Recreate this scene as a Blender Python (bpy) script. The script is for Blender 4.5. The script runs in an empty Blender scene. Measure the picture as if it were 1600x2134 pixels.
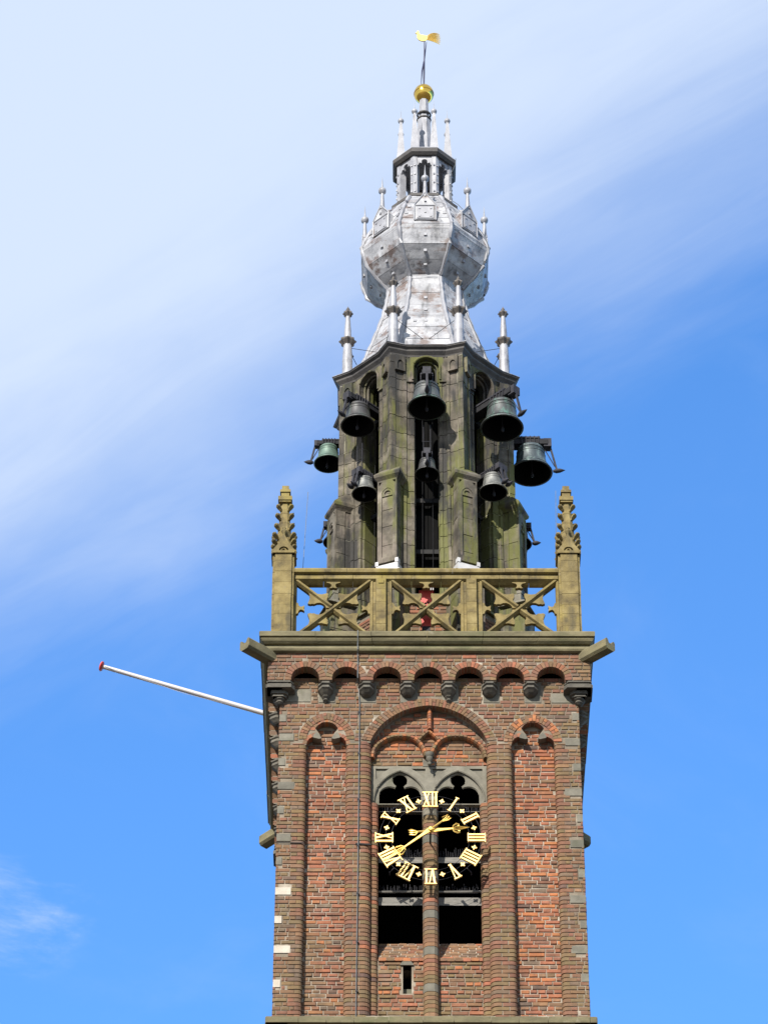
import bpy, math, random
from math import sin, cos, pi, radians, sqrt, atan2
from mathutils import Vector, Matrix
import bmesh
rnd = random.Random(7)
S = bpy.context.scene
COL = S.collection

# ------------------------------------------------------------------ camera
cam_d = bpy.data.cameras.new('camera')
cam = bpy.data.objects.new('camera', cam_d); COL.objects.link(cam); S.camera = cam
PITCH, YAW, ROLL = 0.677993606, -0.003524640, -0.003242241
fw = Vector((sin(YAW)*cos(PITCH), cos(YAW)*cos(PITCH), sin(PITCH)))
rt = Vector((cos(YAW), -sin(YAW), 0)); up = rt.cross(fw)
rr = rt*cos(ROLL) - up*sin(ROLL); uu = rt*sin(ROLL) + up*cos(ROLL)
cam.matrix_world = Matrix(((rr.x, uu.x, -fw.x, -0.7083), (rr.y, uu.y, -fw.y, -62.8446), (rr.z, uu.z, -fw.z, 1.6), (0, 0, 0, 1)))
cam_d.sensor_fit = 'VERTICAL'; cam_d.sensor_height = 24.0; cam_d.lens = 7643.81/2134*24
cam_d.clip_start = 0.5; cam_d.clip_end = 6000

# ------------------------------------------------------------------ light
SUN_AZ, SUN_EL = radians(24), radians(36)      # azimuth to the left of the tower front's normal
sd = Vector((sin(SUN_AZ)*cos(SUN_EL), cos(SUN_AZ)*cos(SUN_EL), -sin(SUN_EL)))
sl = bpy.data.lights.new('sun', 'SUN'); sl.energy = 5.0; sl.angle = radians(0.5); sl.color = (1, 0.955, 0.88)
so = bpy.data.objects.new('sun', sl); COL.objects.link(so); so.location = (-30, -70, 80)
so.rotation_euler = sd.to_track_quat('-Z', 'Y').to_euler()

world = bpy.data.worlds.new('World'); S.world = world; world.use_nodes = True
wn, wl = world.node_tree.nodes, world.node_tree.links
wn.clear()
def wnode(t, **k):
    n = wn.new(t)
    for a, b in k.items(): setattr(n, a, b)
    return n
def wmath(op, a, b=None, c=None, clamp=False):
    n = wnode('ShaderNodeMath', operation=op, use_clamp=clamp)
    for i, v in enumerate((a, b, c)):
        if v is None: continue
        if isinstance(v, (int, float)): n.inputs[i].default_value = v
        else: wl.new(v, n.inputs[i])
    return n.outputs[0]
def wdot(v, w):
    n = wnode('ShaderNodeVectorMath', operation='DOT_PRODUCT'); wl.new(v, n.inputs[0]); n.inputs[1].default_value = w
    return n.outputs['Value']
sky = wnode('ShaderNodeTexSky', sky_type='NISHITA', sun_disc=False, sun_elevation=SUN_EL,
            sun_rotation=math.atan2(-sd.x, -sd.y) % (2*pi), altitude=0, air_density=0.8, dust_density=0.0, ozone_density=4.0)
hsv = wnode('ShaderNodeHueSaturation'); hsv.inputs['Saturation'].default_value = 1.12; hsv.inputs['Value'].default_value = 1.0
wl.new(sky.outputs[0], hsv.inputs['Color'])
SKYMUL = (1.25, 1.50, 1.62)
mul = wnode('ShaderNodeMix', data_type='RGBA', blend_type='MULTIPLY'); mul.inputs[0].default_value = 1
wl.new(hsv.outputs[0], mul.inputs[6]); mul.inputs[7].default_value = (*SKYMUL, 1)
tc = wnode('ShaderNodeTexCoord'); D = tc.outputs['Generated']
# a bank of thin high cloud crosses the sky: its edge is a plane through two directions
CB_N = Vector((-0.32, -0.52, 0.79)).normalized()   # replaced below by the edge of the bank
def pdir(px, py):
    X, Y = (px-800)/7643.81, (1067-py)/7643.81
    return (fw + rr*X + uu*Y).normalized()
e1, e2 = Vector((-0.10675, 0.79231, 0.60071)), Vector((0.10089, 0.71540, 0.69140))   # two directions on the edge
nrm = e2.cross(e1).normalized()
if nrm.z < 0: nrm = -nrm
along = (e2-e1).normalized()
across = nrm
# noise stretched along the bank
cb = wnode('ShaderNodeCombineXYZ')
wl.new(wmath('MULTIPLY', wdot(D, along), 5.0), cb.inputs[0]); wl.new(wmath('MULTIPLY', wdot(D, across), 14.0), cb.inputs[1])
wl.new(wmath('MULTIPLY', wdot(D, Vector(along).cross(across)), 4.0), cb.inputs[2])
n1 = wnode('ShaderNodeTexNoise'); n1.inputs['Scale'].default_value = 1.0; n1.inputs['Detail'].default_value = 5; n1.inputs['Roughness'].default_value = 0.5
n1.inputs['Distortion'].default_value = 0.3
wl.new(cb.outputs[0], n1.inputs['Vector'])
n2 = wnode('ShaderNodeTexNoise'); n2.inputs['Scale'].default_value = 9.0; n2.inputs['Detail'].default_value = 6; n2.inputs['Roughness'].default_value = 0.55
wl.new(D, n2.inputs['Vector'])
base = wmath('MULTIPLY', wdot(D, across), 13.0)
m = wmath('ADD', base, wmath('MULTIPLY', wmath('SUBTRACT', n1.outputs[0], 0.5), 1.1))
m = wmath('ADD', m, wmath('MULTIPLY', wmath('SUBTRACT', n2.outputs[0], 0.5), 0.35))
# fine streaks drawn out along the bank
cb2 = wnode('ShaderNodeCombineXYZ')
wl.new(wmath('MULTIPLY', wdot(D, along), 9.0), cb2.inputs[0]); wl.new(wmath('MULTIPLY', wdot(D, across), 46.0), cb2.inputs[1])
wl.new(wmath('MULTIPLY', wdot(D, Vector(along).cross(across)), 9.0), cb2.inputs[2])
n4 = wnode('ShaderNodeTexNoise'); n4.inputs['Scale'].default_value = 1.0; n4.inputs['Detail'].default_value = 7; n4.inputs['Roughness'].default_value = 0.6; n4.inputs['Distortion'].default_value = 0.6
wl.new(cb2.outputs[0], n4.inputs['Vector'])
m = wmath('ADD', m, wmath('MULTIPLY', wmath('SUBTRACT', n4.outputs[0], 0.5), 0.6))
m = wmath('ADD', m, 0.25)
ss = wnode('ShaderNodeMapRange', interpolation_type='SMOOTHSTEP'); wl.new(m, ss.inputs[0])
ss.inputs[1].default_value = -0.35; ss.inputs[2].default_value = 1.3; ss.inputs[3].default_value = 0.0; ss.inputs[4].default_value = 0.92
# small loose wisps
n3 = wnode('ShaderNodeTexNoise'); n3.inputs['Scale'].default_value = 7.0; n3.inputs['Detail'].default_value = 8; n3.inputs['Roughness'].default_value = 0.62; n3.inputs['Distortion'].default_value = 0.8
mp = wnode('ShaderNodeMapping'); mp.inputs['Scale'].default_value = (1.3, 1.3, 2.6); mp.inputs['Location'].default_value = (2.3, 0.4, 1.9)
wl.new(D, mp.inputs[0]); wl.new(mp.outputs[0], n3.inputs['Vector'])
s3 = wnode('ShaderNodeMapRange', interpolation_type='SMOOTHSTEP'); wl.new(n3.outputs[0], s3.inputs[0])
s3.inputs[1].default_value = 0.45; s3.inputs[2].default_value = 0.80; s3.inputs[3].default_value = 0; s3.inputs[4].default_value = 1.0
# one loose wisp low on the left, and fainter ones scattered over the rest of the sky
wc = Vector((-0.0995, 0.8365, 0.5388)).normalized()
near = wnode('ShaderNodeMapRange', interpolation_type='SMOOTHSTEP'); wl.new(wdot(D, wc), near.inputs[0])
near.inputs[1].default_value = cos(radians(1.35)); near.inputs[2].default_value = cos(radians(.4)); near.inputs[3].default_value = 0.07; near.inputs[4].default_value = 1.5
cm = wmath('MAXIMUM', ss.outputs[0], wmath('MULTIPLY', s3.outputs[0], near.outputs[0]))
mix = wnode('ShaderNodeMix', data_type='RGBA'); wl.new(cm, mix.inputs[0]); wl.new(mul.outputs[2], mix.inputs[6])
mix.inputs[7].default_value = (3.05, 3.52, 4.3, 1)
bg = wnode('ShaderNodeBackground'); bg.inputs['Strength'].default_value = 0.15
wl.new(mix.outputs[2], bg.inputs['Color'])
wo = wnode('ShaderNodeOutputWorld'); wl.new(bg.outputs[0], wo.inputs['Surface'])
S.view_settings.view_transform = 'Standard'; S.view_settings.look = 'None'; S.view_settings.gamma = 1
S.view_settings.exposure = 0.7; S.view_settings.use_curve_mapping = False
S.cycles.max_bounces = 5; S.cycles.diffuse_bounces = 3; S.cycles.glossy_bounces = 3

# ------------------------------------------------------------------ materials
AK = 0.60   # the exposure is set for a bright sky, so base colours sit at the low end of their real range
def mat(name, ramp, rough=0.85, metal=0.0, scale=1.5, detail=6, bump=0.25, bscale=25, attr=False, patches=(), randv=0.0, randh=None, spec=0.5, stretch=(1, 1, 1), bdist=0.01):
    """noise ramp colour (or the mesh's own colour attribute), shaped patches of other colours, bump."""
    m = bpy.data.materials.new(name); m.use_nodes = True
    k_ = 1.0 if (metal > 0.5 or attr) else AK
    ramp = [(p, tuple(v*k_ for v in c)) for p, c in ramp]; patches = [(tuple(v*(AK if metal <= .5 else 1) for v in q[0]),)+tuple(q[1:]) for q in patches]
    N, L = m.node_tree.nodes, m.node_tree.links
    b = N['Principled BSDF']; b.inputs['Roughness'].default_value = rough; b.inputs['Metallic'].default_value = metal
    b.inputs['Specular IOR Level'].default_value = spec
    geo = N.new('ShaderNodeNewGeometry'); P = geo.outputs['Position']
    mpn = N.new('ShaderNodeMapping'); mpn.inputs['Scale'].default_value = stretch; L.new(P, mpn.inputs[0])
    nz = N.new('ShaderNodeTexNoise'); nz.inputs['Scale'].default_value = scale; nz.inputs['Detail'].default_value = detail; nz.inputs['Roughness'].default_value = 0.62
    L.new(mpn.outputs[0], nz.inputs['Vector'])
    cr = N.new('ShaderNodeValToRGB'); L.new(nz.outputs[0], cr.inputs[0])
    els = cr.color_ramp.elements
    while len(els) < len(ramp): els.new(0.5)
    for e, (p, c) in zip(els, ramp): e.position = p; e.color = (*c, 1)
    colr = cr.outputs[0]
    if attr:
        at = N.new('ShaderNodeAttribute'); at.attribute_name = 'col'
        mx = N.new('ShaderNodeMix'); mx.data_type = 'RGBA'; mx.blend_type = 'MULTIPLY'; mx.inputs[0].default_value = 1
        L.new(at.outputs['Color'], mx.inputs[6]); L.new(colr, mx.inputs[7]); colr = mx.outputs[2]
    if randv or randh:
        oi = N.new('ShaderNodeObjectInfo')
        mr = N.new('ShaderNodeMapRange'); L.new(oi.outputs['Random'], mr.inputs[0]); mr.inputs[3].default_value = 1-randv; mr.inputs[4].default_value = 1+randv
        vm = N.new('ShaderNodeVectorMath'); vm.operation = 'SCALE'; L.new(colr, vm.inputs[0]); L.new(mr.outputs[0], vm.inputs['Scale']); colr = vm.outputs[0]
    for i, (c, lo, hi, sc, st, amt) in enumerate(patches):
        m2 = N.new('ShaderNodeMapping'); m2.inputs['Scale'].default_value = st; m2.inputs['Location'].default_value = (3.1*i+1, 7.7*i, 1.3*i); L.new(P, m2.inputs[0])
        z = N.new('ShaderNodeTexNoise'); z.inputs['Scale'].default_value = sc; z.inputs['Detail'].default_value = 7; z.inputs['Roughness'].default_value = 0.65
        L.new(m2.outputs[0], z.inputs['Vector'])
        mr = N.new('ShaderNodeMapRange'); L.new(z.outputs[0], mr.inputs[0]); mr.inputs[1].default_value = lo; mr.inputs[2].default_value = hi; mr.inputs[4].default_value = amt
        mx = N.new('ShaderNodeMix'); mx.data_type = 'RGBA'; L.new(mr.outputs[0], mx.inputs[0]); L.new(colr, mx.inputs[6]); mx.inputs[7].default_value = (*c, 1); colr = mx.outputs[2]
    L.new(colr, b.inputs['Base Color'])
    if bump:
        bz = N.new('ShaderNodeTexNoise'); bz.inputs['Scale'].default_value = bscale; bz.inputs['Detail'].default_value = 5; L.new(P, bz.inputs['Vector'])
        bp = N.new('ShaderNodeBump'); bp.inputs['Strength'].default_value = bump; bp.inputs['Distance'].default_value = bdist
        L.new(bz.outputs[0], bp.inputs['Height']); L.new(bp.outputs[0], b.inputs['Normal'])
    return m
W = (1, 1, 1)
M_BRICK = mat('brick', [(0.3, (0.72, 0.70, 0.68)), (0.7, (1.18, 1.15, 1.12))], attr=True, scale=9, bump=0.5, bscale=45, bdist=0.012,
              patches=[((0.21, 0.160, 0.065), 0.52, 0.70, 0.9, (1, 1, .6), 0.50), ((0.34, 0.275, 0.21), 0.60, 0.76, 1.5, (1, 1, .5), 0.36), ((0.065, 0.048, 0.034), 0.54, 0.72, 1.3, (1.8, 1.8, .22), 0.55),
                       ((0.42, 0.30, 0.04), 0.735, 0.77, 5.0, W, 0.7)])
M_MORTAR = mat('mortar', [(0.3, (0.17, 0.125, 0.08)), (0.55, (0.34, 0.275, 0.195)), (0.75, (0.66, 0.58, 0.46))], scale=2.3, bump=0.5, bscale=50,
               patches=[((0.12, 0.10, 0.065), 0.50, 0.66, 0.9, (1, 1, .5), 0.75)])
M_MORTARP = mat('pale_panel_mortar', [(0.3, (0.30, 0.235, 0.165)), (0.55, (0.52, 0.44, 0.34)), (0.75, (0.72, 0.65, 0.53))], scale=2.3, bump=0.5, bscale=50,
               patches=[((0.16, 0.13, 0.08), 0.52, 0.66, 0.9, (1, 1, .5), 0.6)])
M_STONEB = mat('grey_sandstone', [(0.3, (0.15, 0.135, 0.10)), (0.7, (0.27, 0.245, 0.185))], scale=4, bump=0.4, randv=0.2,
               patches=[((0.10, 0.11, 0.04), 0.55, 0.72, 1.7, W, 0.6)])
M_QUOINW = mat('cream_stone', [(0.3, (0.58, 0.49, 0.38)), (0.7, (0.75, 0.68, 0.55))], scale=6, bump=0.4)
M_YSTONE = mat('lichened_yellow_sandstone', [(0.32, (0.125, 0.09, 0.03)), (0.5, (0.265, 0.195, 0.062)), (0.70, (0.40, 0.31, 0.12))], scale=3.2, bump=0.5, bscale=30, randv=0.1,
               patches=[((0.38, 0.30, 0.04), 0.56, 0.70, 1.4, (1, 1, .6), 0.55), ((0.075, 0.062, 0.032), 0.53, 0.66, 2.2, (1.5, 1.5, .4), 0.7), ((0.30, 0.25, 0.17), 0.6, 0.7, 5, W, 0.4)])
M_CORN = mat('weathered_cornice_stone', [(0.3, (0.125, 0.105, 0.05)), (0.7, (0.29, 0.245, 0.125))], scale=2.4, bump=0.45, bscale=30, stretch=(1, 1, 2),
             patches=[((0.10, 0.115, 0.035), 0.52, 0.70, 1.4, (.7, .7, 2), 0.7), ((0.40, 0.36, 0.25), 0.62, 0.7, 4, W, 0.5)])
M_LSTONE = mat('mossy_grey_sandstone', [(0.34, (0.058, 0.048, 0.034)), (0.5, (0.128, 0.107, 0.074)), (0.70, (0.28, 0.24, 0.18))], scale=2.6, bump=0.6, bscale=26, randv=0.28,
               patches=[((0.26, 0.205, 0.165), 0.54, 0.64, 2.2, (1, 1, .8), 0.6), ((0.150, 0.155, 0.022), 0.46, 0.56, 1.25, (1.8, 1.8, .35), 0.8), ((0.024, 0.022, 0.020), 0.49, 0.58, 1.15, (1.9, 1.9, .38), 0.9)])
M_CORB = mat('dark_corbel_stone', [(0.3, (0.075, 0.065, 0.05)), (0.7, (0.19, 0.17, 0.13))], scale=5, bump=0.4, randv=0.2)  # darker all over than the other grey stone
M_JOINT = mat('pale_joint', [(0.40, (0.16, 0.145, 0.10)), (0.58, (0.85, 0.80, 0.60))], scale=1.7, bump=0)
M_LEAD = mat('weathered_lead', [(0.28, (0.28, 0.28, 0.30)), (0.5, (0.50, 0.50, 0.52)), (0.74, (0.78, 0.78, 0.80))], scale=2.6, rough=0.5, metal=0.0, bump=0.35, bscale=14, bdist=0.02, randv=0.10, spec=0.6,
             patches=[((0.19, 0.115, 0.085), 0.515, 0.60, 1.9, (1, 1, 1.5), 0.8), ((0.085, 0.082, 0.085), 0.53, 0.66, 2.0, (2.4, 2.4, .35), 0.65), ((0.66, 0.65, 0.65), 0.58, 0.68, 3.5, (1, 1, .6), 0.55)])
M_LEADS = mat('pale_lead', [(0.3, (0.32, 0.32, 0.35)), (0.7, (0.54, 0.54, 0.57))], scale=4, rough=0.5, bump=0.25, spec=0.6,
              patches=[((0.12, 0.11, 0.11), 0.56, 0.68, 4.0, (2, 2, .5), 0.6)])
M_LEADW = mat('new_white_lead', [(0.3, (0.62, 0.60, 0.58)), (0.7, (0.80, 0.78, 0.76))], scale=4, rough=0.5, bump=0.25,
              patches=[((0.42, 0.30, 0.22), 0.6, 0.7, 3, W, 0.6)])
M_LEADD = mat('dark_lead', [(0.3, (0.055, 0.05, 0.052)), (0.7, (0.14, 0.125, 0.11))], scale=4, rough=0.7, bump=0.3)
M_COLLAR = mat('brown_lead_collar', [(0.3, (0.085, 0.07, 0.06)), (0.7, (0.20, 0.17, 0.145))], scale=6, rough=0.6, bump=0.3)
M_DARK = mat('dark_timber', [(0.3, (0.006, 0.006, 0.006)), (0.7, (0.018, 0.016, 0.015))], scale=6, bump=0.2)  # near black, so interior timber looks shaded even where sun reaches it
M_BEAM = mat('black_painted_beam', [(0.3, (0.015, 0.015, 0.018)), (0.7, (0.035, 0.034, 0.038))], scale=7, rough=0.8, bump=0.3, spec=0.25)
M_IRON = mat('blued_iron', [(0.3, (0.02, 0.02, 0.026)), (0.7, (0.065, 0.062, 0.075))], scale=8, rough=0.75, bump=0.2, spec=0.3)
M_ROD = mat('dark_blue_rod', [(0.3, (0.015, 0.015, 0.06)), (0.7, (0.04, 0.04, 0.12))], scale=4, rough=0.5, bump=0)
M_BOARD = mat('grey_weathered_board', [(0.3, (0.15, 0.14, 0.12)), (0.7, (0.30, 0.28, 0.245))], scale=5, bump=0.4, stretch=(1, 1, 4))
M_GOLD = mat('gold_leaf', [(0.3, (0.80, 0.50, 0.10)), (0.7, (0.95, 0.66, 0.20))], scale=5, rough=0.34, metal=0.75, bump=0.08)
M_GOLDB = mat('polished_gold', [(0.3, (0.72, 0.42, 0.06)), (0.7, (0.88, 0.56, 0.12))], scale=3, rough=0.16, metal=1.0, bump=0.1, bscale=6, bdist=0.02)
M_GOLDN = mat('pale_gold_leaf', [(0.3, (0.78, 0.49, 0.14)), (0.7, (0.92, 0.64, 0.26))], scale=5, rough=0.42, metal=0.6, bump=0.05)
M_RED = mat('red_paint', [(0.3, (0.72, 0.055, 0.04)), (0.7, (0.85, 0.10, 0.07))], scale=5, rough=0.5, bump=0.05)
M_WHITE = mat('white_paint', [(0.3, (0.72, 0.66, 0.64)), (0.7, (0.82, 0.78, 0.76))], scale=3, rough=0.45, bump=0.05)
M_CABLE = mat('grey_cable', [(0.3, (0.10, 0.11, 0.11)), (0.7, (0.22, 0.24, 0.25))], scale=9, rough=0.5, bump=0)
M_GROUND = mat('grey_paving', [(0.3, (0.09, 0.08, 0.07)), (0.7, (0.15, 0.135, 0.12))], scale=0.4, bump=0.2)
M_BLACK = mat('shade_and_mark_black', [(0.3, (0.004, 0.004, 0.004)), (0.7, (0.010, 0.010, 0.010))], bump=0, rough=0.95, spec=0.1)  # near black for the shade inside tower, frieze and bells; also shield marks
def patina(name, a, b, c):
    return mat(name, [(0.3, a), (0.7, b)], scale=5, rough=0.5, metal=0.25, bump=0.2, stretch=(1.5, 1.5, .5), patches=[(c, 0.50, 0.66, 4.5, (1.5, 1.5, .4), 0.8)])
PAT = {'green': patina('green_bronze', (0.11, 0.18, 0.135), (0.20, 0.31, 0.24), (0.13, 0.18, 0.15)),
       'mixed': patina('streaked_bronze', (0.055, 0.058, 0.058), (0.13, 0.14, 0.135), (0.14, 0.30, 0.23)),
       'dark': patina('dark_bronze', (0.05, 0.047, 0.05), (0.11, 0.105, 0.10), (0.10, 0.13, 0.11)),
       'grey': patina('grey_bronze', (0.17, 0.175, 0.165), (0.36, 0.36, 0.33), (0.10, 0.105, 0.10)),
       'spotty': patina('blotched_bronze', (0.04, 0.055, 0.06), (0.10, 0.13, 0.14), (0.30, 0.40, 0.36))}

# ------------------------------------------------------------------ mesh builder
class MB:
    def __init__(s, xf=None): s.v, s.f, s.c, s.mi, s.xf, s.col, s.m = [], [], [], [], xf, (1, 1, 1), 0
    def add(s, vs, fs):
        o = len(s.v)
        for p in vs:
            p = Vector(p)
            s.v.append(s.xf @ p if s.xf else p)
        for f in fs: s.f.append([i+o for i in f]); s.c.append(s.col); s.mi.append(s.m)
        return s
    def box(s, x0, x1, y0, y1, z0, z1):
        return s.add([(x0, y0, z0), (x1, y0, z0), (x1, y1, z0), (x0, y1, z0), (x0, y0, z1), (x1, y0, z1), (x1, y1, z1), (x0, y1, z1)],
                     [(0, 3, 2, 1), (4, 5, 6, 7), (0, 1, 5, 4), (1, 2, 6, 5), (2, 3, 7, 6), (3, 0, 4, 7)])
    def loft(s, rings, closed=True, caps=True):
        n = len(rings[0]); vs = [p for r in rings for p in r]; fs = []
        for k in range(len(rings)-1):
            for i in range(n if closed else n-1):
                j = (i+1) % n; fs.append((k*n+i, k*n+j, (k+1)*n+j, (k+1)*n+i))
        if caps: fs.append(tuple(range(n))[::-1]); fs.append(tuple((len(rings)-1)*n+i for i in range(n)))
        return s.add(vs, fs)
    def pz(s, poly, z0, z1):  # polygon in x, y extruded upward
        return s.loft([[(x, y, z0) for x, y in poly], [(x, y, z1) for x, y in poly]])
    def py(s, poly, y0, y1):  # polygon in x, z extruded in y
        return s.loft([[(x, y0, z) for x, z in poly], [(x, y1, z) for x, z in poly]])
    def lathe(s, prof, n=16, c=(0, 0), caps=False, ph=0.0, sq=1.0):
        return s.loft([[(c[0]+r*cos(ph+2*pi*i/n), c[1]+r*sin(ph+2*pi*i/n), z) for i in range(n)] for r, z in prof], caps=caps)
    def tube(s, path, r, n=6, closed=False, caps=True):
        P = [Vector(p) for p in path]; rings = []
        for i, p in enumerate(P):
            a = P[i-1] if (i > 0 or closed) else p; b = P[(i+1) % len(P)] if (i < len(P)-1 or closed) else p
            t = (b-a).normalized(); h = Vector((0, 0, 1)) if abs(t.z) < 0.9 else Vector((1, 0, 0))
            u = t.cross(h).normalized(); w = t.cross(u)
            q = r[i] if isinstance(r, (list, tuple)) else r
            rings.append([tuple(p+u*q*cos(2*pi*k/n)+w*q*sin(2*pi*k/n)) for k in range(n)])
        if closed: rings.append(rings[0])
        return s.loft(rings, caps=caps and not closed)
    def bar(s, a, b, w, h, side=None):  # rectangular bar from a to b
        a, b = Vector(a), Vector(b); t = (b-a).normalized()
        u = Vector(side) if side else t.cross(Vector((0, 0, 1))); u = (u - t*u.dot(t)).normalized(); k = t.cross(u)
        R = lambda p: [p+u*w/2+k*h/2, p-u*w/2+k*h/2, p-u*w/2-k*h/2, p+u*w/2-k*h/2]
        return s.loft([R(a), R(b)])
    def plate(s, outer, holes, y0, y1):  # polygon with holes in x,z; thickness from y0 (front) to y1
        bm = bmesh.new(); loops = [outer]+holes; edges = []; allv = []
        for lp in loops:
            vs = [bm.verts.new((x, 0, z)) for x, z in lp]; allv += vs
            for i in range(len(vs)): edges.append(bm.edges.new((vs[i], vs[(i+1) % len(vs)])))
        bmesh.ops.triangle_fill(bm, edges=edges, use_beauty=True, use_dissolve=False)
        bm.verts.index_update()
        V = [(v.co.x, v.co.z) for v in bm.verts]; F = [[v.index for v in f.verts] for f in bm.faces]; bm.free()
        n = len(V); fs = []
        for f in F: fs.append(f); fs.append([i+n for i in f[::-1]])
        o = 0
        for lp in loops:
            k = len(lp)
            for i in range(k): a, b = o+i, o+(i+1) % k; fs.append((a, b, b+n, a+n))
            o += k
        return s.add([(x, y0, z) for x, z in V]+[(x, y1, z) for x, z in V], fs)
    def build(s, name, m, parent=None, smooth=False, label=None, kind=None, recalc=True):
        me = bpy.data.meshes.new(name); me.from_pydata([tuple(p) for p in s.v], [], s.f)
        for q in (m if isinstance(m, (list, tuple)) else [m]): me.materials.append(q)
        me.polygons.foreach_set('material_index', s.mi)
        if any(c != (1, 1, 1) for c in s.c[:1]):
            at = me.color_attributes.new('col', 'FLOAT_COLOR', 'CORNER'); d = []
            for f, c in zip(s.f, s.c): d += [c[0], c[1], c[2], 1]*len(f)
            at.data.foreach_set('color', d)
        if recalc:
            bm = bmesh.new(); bm.from_mesh(me); bmesh.ops.recalc_face_normals(bm, faces=bm.faces[:]); bm.to_mesh(me); bm.free()
        if smooth:
            me.polygons.foreach_set('use_smooth', [True]*len(me.polygons)); me.set_sharp_from_angle(angle=radians(smooth if smooth > 1 else 40))
        me.update()
        o = bpy.data.objects.new(name, me); COL.objects.link(o)
        if parent: o.parent = parent
        if label: o['label'] = label
        if kind: o['kind'] = kind
        return o
def thing(name, label, cat, loc=(0, 0, 0), rz=0, group=None):
    o = bpy.data.objects.new(name, None); COL.objects.link(o); o.location = loc; o.rotation_euler = (0, 0, rz)
    o['label'] = label; o['category'] = cat
    if group: o['group'] = group
    return o
def inst(o, parent, mw=None, name=None):   # copy sharing the mesh
    c = o.copy(); COL.objects.link(c); c.parent = parent
    if mw is not None: c.matrix_local = mw
    return c
def arc(cx, cz, r, a0, a1, n): return [(cx+r*cos(radians(a0+(a1-a0)*i/n)), cz+r*sin(radians(a0+(a1-a0)*i/n))) for i in range(n+1)]
def inside(x, z, poly):
    c = False; j = len(poly)-1
    for i in range(len(poly)):
        xi, zi = poly[i]; xj, zj = poly[j]
        if (zi > z) != (zj > z) and x < (xj-xi)*(z-zi)/(zj-zi)+xi: c = not c
        j = i
    return c
class Poly:
    def __init__(s, p): s.p = p; s.b = (min(a for a, _ in p), max(a for a, _ in p), min(b for _, b in p), max(b for _, b in p))
    def has(s, x, z): return s.b[0] <= x <= s.b[1] and s.b[2] <= z <= s.b[3] and inside(x, z, s.p)
def Rz(a): return Matrix.Rotation(a, 4, 'Z')

# ------------------------------------------------------------------ ground
g = MB(); g.lathe([(0.01, 0), (40, 0), (400, 0), (3000, 0)], 48)
go = g.build('ground', M_GROUND); go['kind'] = 'structure'

# ------------------------------------------------------------------ the tower
T = thing('clock_tower', 'tall brick tower with open stone bell stage, lead bulb spire and gilded clock', 'tower')
BR = {'brown': (.200, .105, .050), 'olive': (.190, .122, .052), 'maroon': (.215, .092, .050), 'grey': (.175, .112, .072), 'dark': (.130, .074, .050),
      'orange': (.40, .145, .050), 'red': (.32, .115, .055), 'tan': (.26, .140, .070)}
BR = {k: tuple(v*AK*1.27 for v in c) for k, c in BR.items()}
def pick(ws):
    t = rnd.random()*sum(w for _, w in ws)
    for k, w in ws:
        t -= w
        if t <= 0: break
    q = 0.88+rnd.random()*0.24; c = BR[k]
    return (c[0]*q*(0.94+.12*rnd.random()), c[1]*q, c[2]*q*(0.92+.16*rnd.random()))
EDGE = [('brown', 42), ('olive', 24), ('maroon', 20), ('grey', 10), ('tan', 4), ('orange', .6), ('dark', 2)]
PANEL = [('orange', 9), ('red', 32), ('maroon', 34), ('brown', 10), ('tan', 10), ('dark', 2), ('grey', 3)]
PANELR = [('orange', 24), ('red', 34), ('maroon', 16), ('brown', 8), ('tan', 9), ('dark', 4), ('grey', 3)]
INFILL = [('olive', 30), ('brown', 20), ('maroon', 16), ('red', 12), ('orange', 8), ('tan', 12)]
UPPER = [('maroon', 30), ('brown', 34), ('olive', 14), ('tan', 8), ('grey', 10), ('red', 2)]
CH, JT = 0.0915, 0.0175
Z0 = 37.56
def intervals(x0, x1, zs, ok, st=0.012):
    n = int((x1-x0)/st); out = []; cur = None
    for i in range(n+1):
        x = x0+(x1-x0)*i/n
        if all(ok(x, z) for z in zs):
            if cur is None: cur = x
            last = x
        elif cur is not None: out.append((cur, last)); cur = None
    if cur is not None: out.append((cur, x1))
    return out
FRONT = []      # (area, verts) of every brick of the front, so that the 300 that show largest can be single parts
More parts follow.
